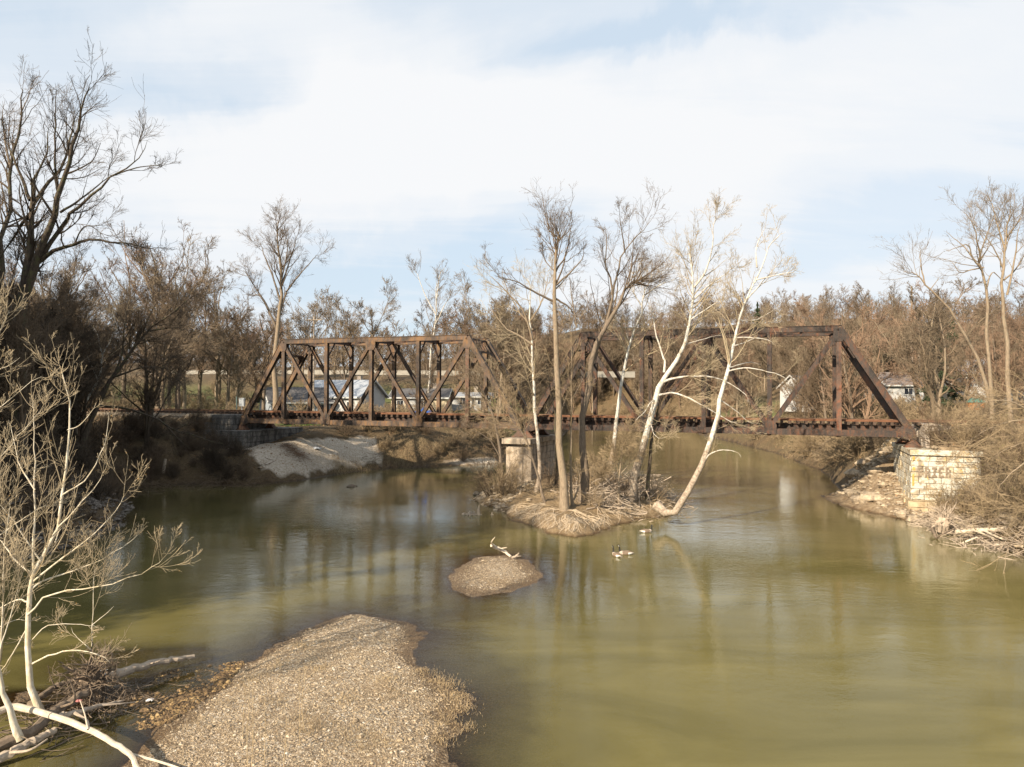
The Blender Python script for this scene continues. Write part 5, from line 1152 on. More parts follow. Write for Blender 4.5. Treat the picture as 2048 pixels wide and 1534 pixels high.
def house(name, label, px, Y, w, d, hw, hr, rz, wall, roof, wins, zoff=0.0, gable_side=False, extra=None, door=None, flat=False):
    x = (px-1024)/FPX*Y; z = H(x, Y)+zoff; root = empty(name, (x, Y, z), label, 'house', None, rz)
    mb = MB(); E = np.eye(3)
    ov = 0.45
    mb.box((0, 0, hw/2-0.5), (w, d, hw+1.0))
    for s in (-1, 1):
        mb.add([(s*w/2, -d/2, hw), (s*w/2, d/2, hw), (s*w/2, 0, hw+hr), (s*(w/2-0.15), -d/2, hw), (s*(w/2-0.15), d/2, hw), (s*(w/2-0.15), 0, hw+hr)], [(0, 1, 2), (5, 4, 3), (0, 2, 5, 3), (1, 4, 5, 2)])
    mb.build('wall', MAT[wall], root)
    mb = MB()
    for s in (-1, 1):
        n = hr/(d/2); a0 = (d/2+ov)
        mb.prism([(-w/2-ov, s*a0, hw-ov*n+0.02), (w/2+ov, s*a0, hw-ov*n+0.02), (w/2+ov, 0, hr+hw+0.02), (-w/2-ov, 0, hr+hw+0.02)], (0, 0, 0.16))
    rf = mb.build('roof', MAT[roof], root)
    mb = MB()
    for s in (-1, 1):
        mb.box((0, s*(d/2+ov+0.03), hw-ov*hr/(d/2)+0.06), (w+2*ov, 0.06, 0.22))
        for q in (-1, 1): mb.bar((s*(w/2+ov+0.03), q*(d/2+ov), hw-ov*hr/(d/2)+0.08), (s*(w/2+ov+0.03), 0, hw+hr+0.08), (1, 0, 0), 0.05, 0.24)
    mb.build('roof_trim', MAT['trim'], root)
    for (wx, wz, ww, wh) in wins:
        mb = MB(); y0 = -d/2
        for a, b, c, e in ((wx, wz+wh/2+0.06, ww+0.24, 0.12), (wx, wz-wh/2-0.06, ww+0.24, 0.12), (wx-ww/2-0.06, wz, 0.12, wh), (wx+ww/2+0.06, wz, 0.12, wh), (wx, wz, 0.06, wh)): mb.box((a, y0-0.04, b), (c, 0.08, e))
        f = mb.build('window', MAT['trim'], root); mb = MB(); mb.box((wx, y0-0.012, wz), (ww, 0.024, wh)); mb.build('pane', MAT['glass'], f)
    if door:
        for (wx, ww, wh, m) in door:
            mb = MB(); mb.box((wx, -d/2-0.03, wh/2), (ww, 0.06, wh)); 
            for k in range(4): mb.box((wx, -d/2-0.068, wh*(k+0.5)/4), (ww*0.9, 0.015, wh*0.17))
            mb.build('garage_door' if ww > 1.5 else 'door', MAT[m], root)
    mb = MB(); mb.box((w*0.22, d*0.1, hw+hr*0.75+0.5), (0.6, 0.6, 1.5)); mb.box((w*0.22, d*0.1, hw+hr*0.75+1.3), (0.75, 0.75, 0.12)); mb.build('chimney', MAT['stone_back'], root)
    return root
house('house', 'blue-grey house with white roof edges behind the left end of the bridge', 590, 108, 8.5, 7, 2.6, 1.9, 0.55, 'grey_siding', 'roof_dark', [(-2.6, 1.5, 1.1, 1.2), (0.2, 1.5, 1.1, 1.2), (2.8, 1.5, 1.0, 1.2)], door=[(1.5, 0.95, 2.1, 'trim')])
house('house', 'wide pale house with a metal roof behind the second panel of the left span', 690, 112, 9.5, 8, 3.2, 2.3, -0.30, 'white_siding', 'roof_metal', [(-3.2, 1.7, 1.2, 1.3), (0, 1.7, 1.6, 1.3), (3.2, 1.7, 1.0, 1.3)])
house('house', 'low cream building with a dark roof behind the left span', 845, 122, 9, 7, 2.5, 1.3, -0.05, 'cream_siding', 'roof_dark', [(-3, 1.4, 1.0, 1.1), (0.8, 1.4, 1.2, 1.1)], door=[(-1.0, 1.0, 2.1, 'trim')])
house('house', 'long white trailer home seen under the left span portal', 930, 130, 9, 4.5, 2.4, 0.6, 0.1, 'white_siding', 'roof_metal', [(-3, 1.5, 0.9, 0.9), (-0.5, 1.5, 0.9, 0.9), (2.6, 1.5, 0.9, 0.9)])
house('house', 'white house half hidden by brush in the fifth panel of the right span', 1622, 128, 7.5, 7, 3.2, 2.0, 0.25, 'white_siding', 'roof_dark', [(-2.3, 2.2, 1.0, 1.2), (0.5, 2.2, 1.0, 1.2)], zoff=0.5)
house('house', 'white house with garage doors below and a brown roof, right of the bridge', 1803, 120, 8.6, 7.5, 4.0, 1.9, 0.0, 'white_siding', 'roof_brown', [(-0.9, 2.9, 1.3, 0.9), (2.6, 2.9, 0.8, 0.9)], zoff=0.6, door=[(-1.2, 1.9, 2.1, 'white_plastic'), (1.0, 1.9, 2.1, 'white_plastic')])
house('house', 'tan gabled cottage behind the forked tree at the right', 1848, 121.5, 4.5, 5, 3.9, 1.4, 1.57, 'tan_siding', 'roof_dark', [], zoff=0.6)
house('house', 'white house among the thickets at the upper right', 1950, 135, 8, 7, 4.5, 2.4, -0.3, 'white_siding', 'roof_metal', [(-2, 3, 1, 1.2), (1.5, 3, 1, 1.2)], zoff=1.5)
house('house', 'white gabled house at the extreme right edge', 2046, 130, 7, 7, 4.2, 2.2, 0.5, 'white_siding', 'roof_dark', [(-1.5, 2.8, 1, 1.2)], zoff=1.5)
def wallstrip(name, label, cat, pts, h, th, mat, cap=True):
    root = empty(name, (*pts[0][:2], pts[0][2]), label, cat); b = np.array(root.location); mb = MB(); mc = MB()
    for a, c in zip(pts[:-1], pts[1:]):
        a, c = np.array(a)-b, np.array(c)-b; t = (c-a)/np.linalg.norm(c-a); L = np.linalg.norm(c-a); n = max(1, int(L/6))
        for k in range(n):
            p, q = a+t*(L*k/n+0.03), a+t*(L*(k+1)/n-0.03); m = (p+q)/2; mb.box(m+UZ*h/2, (np.linalg.norm(q-p), th, h), (t, np.cross(UZ, t), UZ)); 
        mc.bar(a+UZ*(h+0.06), c+UZ*(h+0.06), np.cross(UZ, t), th+0.1, 0.10)
    mb.build('panel', MAT[mat], root); mc.build('coping', MAT[mat], root)
wallstrip('highway_barrier', 'long pale concrete highway barrier on the slope behind the bridge', 'barrier', [AT(300, 753, 205), AT(640, 752, 204), AT(1000, 754, 203), AT(1270, 755, 206)], 1.6, 0.3, 'concrete')
def pole(label, px, ytop, Y, arms, mat='pole', r=0.16):
    x = (px-1024)/FPX*Y; z = H(x, Y); top = AT(px, ytop, Y)[2]; root = empty('utility_pole', (x, Y, z), label, 'utility pole', 'utility poles')
    mb = MB(); mb.tube([(0, 0, -0.5), (0, 0, top-z)], [r, r*0.65], 10); mb.build('pole', MAT[mat], root)
    for k in range(arms):
        mb = MB(); zz = top-z-0.5-k*1.1; mb.box((0, -0.16, zz), (2.3, 0.1, 0.12)); mb.bar((-0.7, -0.1, zz), (0, -0.1, zz-0.6), (0, 1, 0), 0.04, 0.04); mb.bar((0.7, -0.1, zz), (0, -0.1, zz-0.6), (0, 1, 0), 0.04, 0.04)
        a = mb.build('crossarm', MAT[mat], root)
        for s in (-1, -0.4, 0.4, 1):
            mb = MB(); mb.tube([(s*1.05, -0.16, zz+0.06), (s*1.05, -0.16, zz+0.14), (s*1.05, -0.16, zz+0.2)], [0.05, 0.07, 0.03], 8); mb.build('insulator', MAT['galv'], a)
pole('weathered utility pole rising behind the left span, with small crossarm', 627, 633, 105, 1)
pole('tall pale utility pole above the trees right of the bridge', 1824, 572, 118, 0, r=0.22)
pole('shorter utility pole just right of the tall one', 1839, 640, 124, 1, r=0.2)
def cabinet(px, py, Y):
    p = AT(px, py, Y); root = empty('signal_cabinet', (p[0], p[1], H(p[0], p[1])), 'grey trackside signal cabinet on a post left of the bridge end', 'signal cabinet')
    zz = p[2]-root.location[2]; mb = MB(); mb.tube([(0, 0, -0.3), (0, 0, zz)], [0.06, 0.06], 8); mb.build('post', MAT['galv'], root)
    mb = MB(); mb.box((0, 0, zz+0.45), (0.6, 0.45, 0.95)); mb.box((0, 0, zz+0.96), (0.72, 0.56, 0.06)); b = mb.build('box', MAT['galv'], root)
    mb = MB(); mb.box((0, -0.235, zz+0.45), (0.5, 0.02, 0.8)); mb.build('door', MAT['galv'], b)
cabinet(484, 812, 90)
def post(name, label, cat, px, py0, py1, Y, r, mat, lean=(0, 0)):
    a = AT(px, py0, Y); b = AT(px+lean[0], py1, Y); mb = MB(); mb.tube([a, (a+b)/2+[0.03, 0, 0], b], [r, r*0.95, r*0.8], 8); o = mb.build(name, MAT[mat], loc=a); tag(o, label, cat); return o
post('sign_post', 'slim dark green post beside the track left of the bridge', 'post', 473, 832, 793, 92, 0.09, 'metal_green')
post('wooden_post', 'leaning old timber post standing at the water edge of the left bank', 'post', 322, 966, 918, 72, 0.17, 'wood_old', (9, 0))
post('wooden_post', 'dark leaning stake on the right bank under the bridge', 'post', 1735, 925, 905, 80, 0.10, 'wood_dark', (6, 0))
def lumpy(name, label, cat, c, r, mat, seed, flat=0.6, kind=None):
    rng = np.random.default_rng(seed); nu, nv = 14, 9; V = []; ax = rng.uniform(0.7, 1.25, 3)*r; ax[2] *= flat
    for i in range(nv+1):
        th = pi*i/nv
        for j in range(nu):
            ph = 2*pi*j/nu; d = np.array([sin(th)*cos(ph), sin(th)*sin(ph), cos(th)])
            k = 1+0.16*sin(d[0]*3.1+seed)+0.12*sin(d[1]*4.3+seed*2)+0.10*sin(d[2]*5+seed*3)
            d2 = np.sign(d)*np.abs(d)**0.75; V.append(d2*ax*k*0.9)
    V = np.array(V); F = [(i*nu+j, i*nu+(j+1) % nu, (i+1)*nu+(j+1) % nu, (i+1)*nu+j) for i in range(nv) for j in range(nu)]
    a = rng.uniform(0, 6.28); Rm = np.array([[cos(a), -sin(a), 0], [sin(a), cos(a), 0], [0, 0, 1]]); V = V@Rm.T
    return V, F
def rock(label, px, py, r, seed, mat='boulder', flat=0.6, sink=0.3):
    g = G3(px, py); V, F = lumpy('', '', '', g, r, mat, seed, flat); o = mesh_obj('boulder', V+g+[0, 0, r*flat*(1-sink*2)], [f[::-1] for f in F], MAT[mat], loc=g); tag(o, label, 'rock', 'larger rocks'); return o
MAT['boulder'] = material('tan_boulder', stone_f((0.30, 0.23, 0.15), (0.44, 0.36, 0.26), (0.15, 0.12, 0.09), None))
for k, (lab, px, py, r) in enumerate([('flat-topped boulder at the waterline left of the right abutment', 1727, 1004, 0.75), ('dark wedge-shaped boulder beside the right abutment rubble', 1745, 1001, 0.75), ('pale slab at the left tip of the right bank rubble', 1703, 990, 0.7), ('small brown boulder between the slab and the flat-topped boulder', 1715, 1000, 0.5),
    ('pale boulder at the corner of the abutment footing', 1803, 1036, 0.55), ('thin flat slab hanging over the water at the abutment footing', 1828, 1043, 0.6), ('whitish rock in the driftwood right of the abutment', 1890, 1058, 0.55), ('rounded tan boulder above the driftwood at the right', 1912, 1036, 0.9), ('grey flat boulder under the shrubs at the right edge', 2025, 1045, 0.8), ('small white stone at the waterline near the right edge', 2040, 1095, 0.3),
    ('grey boulder on the water edge of the island left tip', 962, 1002, 0.4), ('half-sunk pale stone left of the island', 952, 990, 0.35), ('flat stone on the bare front slope of the island', 1058, 1003, 0.25), ('dark stone on the shaded left bank foot', 150, 1074, 0.5), ('grey stone at the waterline of the shaded left bank', 178, 1072, 0.4), ('pale debris lump on the silt slope below the left abutment', 521, 937, 0.22)]):
    rock(lab, px, py, r, 40+k, flat=0.45 if 'flat' in lab or 'slab' in lab else 0.65)
# rubble, pebbles: too many to count
def rubble():
    rng = np.random.default_rng(21); protos_ = []
    for i in range(6):
        u = []
        for s in range(12): d = rng.normal(size=3); u.append(d/np.linalg.norm(d)*[1.2, 0.9, 0.55]*rng.uniform(0.8, 1.15))
        # low-poly stone: octahedron split
        t = [(1, 0, 0), (-1, 0, 0), (0, 1, 0), (0, -1, 0), (0, 0, 1), (0, 0, -1)]; V = [np.array(q, float)*[1.2, 0.9, 0.6]*rng.uniform(0.8, 1.15) for q in t]
        T = [(0, 2, 4), (2, 1, 4), (1, 3, 4), (3, 0, 4), (2, 0, 5), (1, 2, 5), (3, 1, 5), (0, 3, 5)]; F = []
        mid = {}
        for a, b, c in T:
            ids = []
            for p, q in ((a, b), (b, c), (c, a)):
                k = (min(p, q), max(p, q))
                if k not in mid: mid[k] = len(V); V.append((V[p]+V[q])/2*1.30*rng.uniform(0.88, 1.08))
                ids.append(mid[k])
            F += [(a, ids[0], ids[2]), (ids[0], b, ids[1]), (ids[2], ids[1], c), tuple(ids)]
        protos_.append((np.array(V), np.array(F)))
    def field(name, label, cat, n, gen, size, mat, zmin=-0.12):
        P = gen(n); z = hmap(P[:, 0], P[:, 1]); ok = z > zmin+rng.normal(0, 0.02, len(z)); P, z = P[ok], z[ok]; n = len(P); s = size(n, rng); Vs, Fs, off = [], [], 0
        sel = rng.integers(0, 6, n); a = rng.uniform(0, 6.28, n)
        for i in range(6):
            V, F = protos_[i]; m = np.where(sel == i)[0]; c, d = np.cos(a[m])[:, None], np.sin(a[m])[:, None]; ss = s[m][:, None]
            W = np.stack([(V[None, :, 0]*c-V[None, :, 1]*d)*ss+P[m, 0][:, None], (V[None, :, 0]*d+V[None, :, 1]*c)*ss+P[m, 1][:, None], V[None, :, 2]*ss+(z[m]+s[m]*0.2)[:, None]], -1)
            Vs.append(W.reshape(-1, 3)); Fs.append((F[None]+np.arange(len(m))[:, None, None]*len(V)).reshape(-1, 3)+off); off += len(m)*len(V)
        o = mesh_obj(name, np.vstack(Vs), np.vstack(Fs), MAT[mat]); tag(o, label, cat, kind='stuff')
    def inpoly(poly, grow_):
        P = np.array(poly); lo, hi = P.min(0)-grow_, P.max(0)+grow_
        def g(n):
            Q = rng.uniform(lo, hi, (n*3, 2)); return Q[poly_sd(Q[:, 0], Q[:, 1], poly) > -grow_][:n]
        return g
    sz = lambda a, b: (lambda n, r: a*np.exp(r.normal(0, b, n)))
    field('gravel_stones', 'loose stones of mixed tan and grey covering the large gravel bar', 'gravel', 46000, inpoly(BAR, 0.5), sz(0.0150, 0.42), 'pebble', 0.07)
    field('gravel_stones', 'larger cobbles scattered over the left side and middle of the large gravel bar', 'gravel', 380, inpoly(BAR, 0.1), sz(0.038, 0.35), 'pebble', 0.04)
    field('gravel_stones', 'fine tan pebbles on the small round gravel bar near the island', 'gravel', 9000, inpoly(BAR2, 0.2), sz(0.015, 0.35), 'pebble', 0.05)
    tip = zpts([(945, 1002), (965, 984), (1010, 975), (1060, 980), (1060, 1000), (1000, 1022)])
    field('rubble', 'broken pale stones heaped on the left tip of the island', 'rubble', 900, inpoly(tip, 0.4), sz(0.13, 0.4), 'boulder')
    toe = zpts([(1680, 985), (1720, 978), (1790, 975), (1850, 1000), (1850, 1040), (1790, 1030), (1730, 1008)])
    field('rubble', 'pinkish broken stones on the bank left of the right abutment', 'rubble', 900, inpoly(toe, 0.8), sz(0.13, 0.5), 'boulder')
    lb = [(-26, 36), (-24.5, 44), (-27, 51), (-31, 60), (-34, 60), (-30, 48), (-29, 36)]
    field('rubble', 'dark stones along the foot of the shaded left bank', 'rubble', 900, inpoly(lb, 0.5), sz(0.12, 0.5), 'dark_pebble')
    sh = zpts([(250, 1440), (330, 1350), (470, 1330), (430, 1380), (330, 1440), (200, 1470), (150, 1440)])
    field('gravel_stones', 'wet brown stones and leaves in the shallows beside the driftwood pile', 'gravel', 5000, inpoly(sh, 0.3), sz(0.035, 0.4), 'wet_pebble')
def peb_f(c):
    def f(N):
        g = gcoord(N); v = N.n('ShaderNodeTexVoronoi'); inp(N.nt, v.inputs['Vector'], g); v.inputs['Scale'].default_value = 11
        s = N.n('ShaderNodeSeparateColor'); inp(N.nt, s.inputs[0], v.outputs['Color'])
        return principled(N, N.ramp(s.outputs[0], c), 0.85, spec=0.2)
    return f
MAT['pebble'] = material('mixed_pebbles', peb_f([(0.0, (0.19, 0.14, 0.09)), (0.35, (0.29, 0.22, 0.14)), (0.75, (0.38, 0.30, 0.20)), (0.93, (0.42, 0.35, 0.26)), (1.0, (0.56, 0.51, 0.43))]))
MAT['wet_pebble'] = material('wet_pebbles', peb_f([(0.0, (0.05, 0.035, 0.022)), (0.5, (0.12, 0.08, 0.045)), (0.85, (0.20, 0.13, 0.06)), (1.0, (0.36, 0.25, 0.12))]))
MAT['dark_pebble'] = material('dark_stones', peb_f([(0.0, (0.07, 0.055, 0.045)), (0.6, (0.13, 0.11, 0.09)), (1.0, (0.22, 0.19, 0.16))]))
rubble()

# ------------------------------------------------------------------ driftwood
def log(label, pix, w0, w1, mat, seed, branches=(), name='driftwood_log', z=None, group='driftwood logs', rough=0.05):
    """pix: (px, py, height over water)"""
    rng = np.random.default_rng(seed); P = np.array([ATZ(a, b, c) for a, b, c in pix]); loc = P[0].copy(); n = 22; Q = resample(P, n); L = np.linalg.norm(Q[-1]-Q[0])
    Y = np.mean(P[:, 1]); R = px2m(w0+(w1-w0)*np.linspace(0, 1, n), Y)*(1+rng.normal(0, rough, n)); Q[1:-1] += rng.normal(size=(n-2, 3))*R[1:-1, None]*0.18
    V, F = tubes(Q[None]-loc, R[None], 10); V += rng.normal(size=V.shape)*np.repeat(R, 10)[:, None]*0.05
    caps = [tuple(range(10))[::-1], tuple(range((n-1)*10, n*10))]
    root = mesh_obj(name, V, [tuple(f) for f in F]+caps, MAT[mat], loc=None, smooth=False); root.location = loc; tag(root, label, 'log', group)
    for bp, a, b in branches:
        B = resample(np.array([ATZ(*q) for q in bp]), 10); r = px2m(a+(b-a)*np.linspace(0, 1, 10), Y); v, f = tubes(B[None]-loc, r[None], 7)
        mesh_obj('branch_stub', v, f, MAT[mat], root)
    return root
log('long pale bare log slanting across the foreground to the bottom edge', [(-40, 1440, .9), (26, 1416, 0.85), (95, 1428, .85), (176, 1459, .75), (228, 1486, .65), (262, 1512, .5), (285, 1560, .3)], 15, 9, 'wood_pale', 1, [([(258, 1508, .5), (300, 1518, .4), (352, 1534, .3), (400, 1552, .3)], 6, 3), ([(176, 1459, .8), (170, 1430, 1.0), (160, 1400, 1.3)], 4, 1.5)])
log('grey stripped log with a broken end, pointing right from the uprooted stump', [(190, 1366, .4), (260, 1339, .45), (326, 1322, .4), (388, 1313, .3)], 19, 9, 'wood_old', 2, [([(300, 1328, .5), (318, 1322, .6), (330, 1318, .55)], 4, 2)])
log('thick dark wet trunk lying behind the pale log at the lower left', [(-20, 1500, .2), (60, 1462, .35), (120, 1415, .45), (168, 1388, .5), (200, 1370, .4)], 24, 14, 'wood_dark', 3, [([(120, 1415, .5), (150, 1400, .8), (140, 1360, 1.4)], 6, 2)])
log('brown log with a forked tip on the shallow gravel left of the bar', [(120, 1432, .45), (160, 1424, .45), (200, 1411, .35), (248, 1401, .25)], 13, 4, 'wood_old', 4, [([(200, 1411, .35), (235, 1408, .3), (272, 1404, .2)], 5, 2), ([(150, 1426, .5), (172, 1440, .4), (178, 1452, .3)], 7, 3)])
log('half-sunk grey log at the bottom left corner', [(-30, 1530, .1), (20, 1505, .25), (70, 1480, .3), (110, 1460, .3)], 20, 13, 'wood_old', 5, [([(20, 1505, .3), (60, 1500, .4), (95, 1478, .5)], 6, 3)])
log('narrow dark log behind the uprooted stump, lying along the water', [(60, 1408, .25), (110, 1375, .35), (150, 1362, .35), (182, 1352, .3)], 13, 8, 'wood_dark', 6, [([(110, 1375, .4), (100, 1350, .8), (96, 1330, 1.2)], 3, 1)])
log('forked pale snag stuck on the small gravel bar near the island', [(1022, 1113, .05), (1008, 1102, .2), (992, 1095, .35), (983, 1090, .55)], 5, 8, 'wood_pale', 7, [([(988, 1093, .45), (983, 1085, .9), (990, 1074, 1.3)], 4, 1.5), ([(1000, 1098, .3), (1008, 1096, .45), (1014, 1095, .5)], 3, 1)])
log('small brown broken branch at the right top of the small gravel bar', [(1024, 1116, .1), (1032, 1112, .2), (1038, 1106, .4)], 5, 2, 'wood_old', 8, [([(1032, 1113, .2), (1042, 1112, .2)], 3, 1.5)])
log('bleached log leaning out of the brush at the waterline right of the abutment', [(1912, 1064, .5), (1960, 1060, .7), (2010, 1058, .9), (2080, 1056, 1.1)], 9, 7, 'wood_pale', 9, [([(1970, 1062, .7), (2000, 1076, .5), (2030, 1086, .2)], 5, 2)])
log('small pale snag with broken stubs in the water near the right edge', [(1925, 1087, .05), (1940, 1080, .3), (1955, 1074, .5)], 5, 2, 'wood_pale', 10, [([(1930, 1085, .1), (1926, 1078, .5)], 3, 1), ([(1930, 1085, .1), (1932, 1096, 0)], 3, 1)])
log('bone-like pale branch in the shallows at the right edge', [(1975, 1085, .1), (1995, 1090, .2), (2010, 1083, .2)], 6, 3, 'wood_pale', 11, [([(1990, 1088, .2), (1985, 1078, .5), (1975, 1072, .6)], 3, 1)])
log('dark drifted branch in the water below the abutment debris', [(1862, 1054, .4), (1868, 1066, .25), (1873, 1076, .05)], 6, 5, 'wood_dark', 12, [([(1873, 1076, .05), (1885, 1068, .4), (1910, 1056, .7)], 4, 2)])
for k, (px, h, w, lab) in enumerate([(927, .18, 7, 'low leftmost stub of the drowned stumps left of the island'), (939, .3, 8, 'broad stump, second from the left of the drowned stumps'), (947, .28, 6, 'short stump just left of the pointed snag'), (957, .75, 6, 'tall pointed snag of the drowned stumps left of the island'), (984, .25, 3, 'lone thin stub nearest the island')]):
    b = ATZ(px, 1030, 0); rng = np.random.default_rng(60+k); mb = MB(); r = px2m(w, b[1])
    mb.tube([b-UZ*0.2, b+UZ*h*0.5, b+UZ*h+[r*0.4, 0, 0]], [r*1.25, r*0.9, r*0.25], 8)
    for q in range(3): a = rng.uniform(0, 6.28); mb.tube([b, b+np.array([cos(a), sin(a), 0])*r*1.8+UZ*0.05, b+np.array([cos(a), sin(a), -0.3])*r*3], [r*0.5, r*0.35, r*0.1], 6)
    o = mb.build('drowned_stump', MAT['wood_old'], loc=b); tag(o, lab, 'stump', 'drowned stumps left of the island')
def rootwad(label, px, py, z, R, seed, mat, n=60, name='uprooted_stump'):
    c = ATZ(px, py, z); rng = np.random.default_rng(seed); root = empty(name, c, label, 'stump')
    mb = MB(); mb.tube([(0, 0.1, -0.6), (0, 0, -0.1), (0.05, -0.1, 0.35)], [R*0.34, R*0.4, R*0.22], 10); mb.build('trunk', MAT[mat], root)
    d = nrm(rng.normal(size=(n, 3))+[0, -0.2, 0.35]); L = R*rng.uniform(0.5, 1.3, n); P = np.empty((n, 7, 3)); P[:, 0] = d*R*0.2
    for j in range(1, 7): P[:, j] = P[:, j-1]+d*(L/6)[:, None]; d = nrm(d+rng.normal(size=(n, 3))*0.35)
    Rr = np.clip(rng.uniform(0.008, 0.035, n)*R, 0.006, 1)[:, None]*np.linspace(1.6, 0.3, 7)[None]; parts = [(P, Rr, 5)]
    g = grow(P, Rr, rng, 4, t0=0.3, t1=1, ang=(45, 15), lr=0.5, up=-0.02, wig=0.3, npts=5, rr=0.6, rmin=0.005); parts.append((g[0], g[1], 3))
    V, F = join(parts); mesh_obj('roots', V, F, MAT[mat], root); return root
rootwad('dark uprooted stump with tangled roots in the driftwood pile', 182, 1362, 0.55, 0.95, 4, 'wood_dark', 110)
rootwad('reddish root mass hanging over the water behind the island, near the leaning sycamore', 1316, 990, 0.7, 1.3, 5, 'wood_old', 60)
rootwad('upturned root plate beside the right abutment debris', 1885, 1044, 0.8, 1.2, 6, 'wood_old', 60)
def sticks(name, label, cat, centers, n, mat, seed, L=(0.5, 2.0), r=(0.01, 0.04), flat=0.35, h=0.5):
    rng = np.random.default_rng(seed); c = np.array(centers); i = rng.integers(0, len(c), n); p = np.array([c[k, :2] for k in i])+rng.normal(size=(n, 2))*c[i, 2:3]
    z = np.maximum(hmap(p[:, 0], p[:, 1]), -0.02)+np.abs(rng.normal(0, h, n))*np.exp(-np.sum((p-c[i, :2])**2, 1)/(2*c[i, 2]**2))
    a = rng.uniform(0, 6.28, n); e = rng.normal(0, flat, n); d = np.stack([np.cos(a)*np.cos(e), np.sin(a)*np.cos(e), np.sin(e)], 1); ln = rng.uniform(*L, n)
    P = np.empty((n, 5, 3)); P[:, 0] = np.column_stack([p, z])-d*ln[:, None]/2
    for j in range(1, 5): P[:, j] = P[:, j-1]+d*(ln/4)[:, None]; d = nrm(d+rng.normal(size=(n, 3))*0.14)
    rr = rng.uniform(*r, n)[:, None]*np.linspace(1, 0.4, 5)[None]; V, F = tubes(P, rr, 5); o = mesh_obj(name, V, F, MAT[mat]); tag(o, label, cat, kind='stuff'); return o
ip = lambda px, py, s: (*G3(px, py)[:2], s)
sticks('driftwood_heap', 'heap of tangled flood driftwood in the middle of the island', 'driftwood', [ip(1190, 985, 1.3), ip(1230, 990, 1.5), ip(1270, 990, 1.3), ip(1300, 985, 1.2), ip(1215, 1010, 1.0)], 900, 'wood_old', 31, (0.6, 2.6), (0.01, 0.05), 0.4, 0.9)
sticks('driftwood_twigs', 'dark twigs and flood debris over the island ground', 'driftwood', [ip(1100, 985, 2.2), ip(1180, 1000, 2.2), ip(1260, 1005, 2.0), ip(1300, 1000, 1.6)], 900, 'twig_tan', 32, (0.4, 1.6), (0.006, 0.02), 0.3, 0.25)
sticks('driftwood_twigs', 'washed-up sticks and bleached debris along the right bank waterline', 'driftwood', [ip(1880, 1050, 0.8), ip(1910, 1058, 1.0), ip(1950, 1066, 1.2), ip(2000, 1075, 1.4), ip(2035, 1085, 1.2)], 900, 'wood_old', 33, (0.4, 2.2), (0.008, 0.035), 0.35, 0.4)
sticks('driftwood_twigs', 'sticks and wet debris round the driftwood pile at the lower left', 'driftwood', [(*ATZ(190, 1400)[:2], 0.8), (*ATZ(120, 1440)[:2], 0.8), (*ATZ(230, 1410)[:2], 0.7), (*ATZ(60, 1480)[:2], 0.7)], 420, 'wood_dark', 34, (0.3, 1.4), (0.004, 0.018), 0.35, 0.2)
sticks('brush_pile', 'rust-brown heap of dead canes on the silt slope below the left abutment', 'brush pile', [(*AT(592, 905, 78.5)[:2], 0.6), (*AT(578, 900, 79)[:2], 0.5)], 260, 'twig_red', 35, (0.5, 1.8), (0.008, 0.02), 0.25, 0.25)
sticks('driftwood_twigs', 'dead branches caught at the foot of the shaded left bank', 'driftwood', [(-33, 69, 1.5), (-29, 71, 1.6), (-25, 72, 1.5), (-35, 64, 1.5), (-15, 87, 1.5), (-11, 89, 1.5)], 700, 'twig_brown', 36, (0.6, 2.6), (0.008, 0.03), 0.35, 0.5)
def litter():
    rng = np.random.default_rng(44); n = 26000
    px = rng.uniform(-100, 2200, n); Y = rng.uniform(38, 120, n); x = (px-1024)/FPX*Y; z, d, *_ = hmap(x, Y, True); k = (d > 0.5)
    x, Y, z = x[k], Y[k], z[k]; V, F = leafbits(np.stack([x, Y, z+rng.uniform(0, 0.12, len(x))], 1), 0.09, rng, 1.3); o = mesh_obj('leaf_litter', V, F, MAT['dead_leaf']); tag(o, 'dead brown leaves strewn over both river banks', 'leaf litter', kind='stuff')
litter()
def isle_roots():
    """bare roots fanning down the front bank of the island"""
    rng = np.random.default_rng(9); edge = [(1000, 1020), (1030, 1036), (1060, 1048), (1090, 1060), (1120, 1067), (1150, 1071), (1180, 1064), (1205, 1055), (1240, 1045), (1270, 1038), (1300, 1032), (1335, 1026)]
    E_ = np.array([ATZ(*p)[:2] for p in edge]); src = [(1129, 1018), (1165, 1006), (1238, 1014), (1262, 1005), (1294, 1002), (1338, 1022), (1090, 1008), (1030, 1010), (1205, 1020)]
    S_ = np.array([G3(*p)[:2] for p in src]); Ps, Rs = [], []
    for k in range(230):
        e = E_[0]; i = rng.integers(len(E_)-1); e = E_[i]+(E_[i+1]-E_[i])*rng.random(); dist = np.linalg.norm(S_-e, axis=1); s = S_[np.argsort(dist)[rng.integers(2)]]
        s = e+(s-e)*min(1, rng.uniform(1.2, 3.2)/max(np.linalg.norm(s-e), 0.1)); e = e+(e-s)*rng.uniform(-0.1, 0.12)
        t = np.linspace(0, 1, 9)[:, None]; q = s+(e-s)*t; perp = np.array([-(e-s)[1], (e-s)[0]]); q = q+perp*(np.sin(t*rng.uniform(2, 7)+rng.uniform(0, 6))*rng.uniform(0.02, 0.16)); q += rng.normal(size=q.shape)*0.02
        z = np.maximum(hmap(q[:, 0], q[:, 1]), -0.25)+0.015; Ps.append(np.column_stack([q, z])); r0 = rng.uniform(0.012, 0.045); Rs.append(r0*np.linspace(1, 0.45, 9))
    V, F = tubes(np.array(Ps), np.array(Rs), 6); o = mesh_obj('exposed_roots', V, F, MAT['root']); tag(o, 'pale bare tree roots fanning down the front bank of the island', 'roots', kind='stuff')
MAT['root'] = plain('bleached_roots', (0.33, 0.26, 0.18), 0.85, 0.35, 6)
isle_roots()
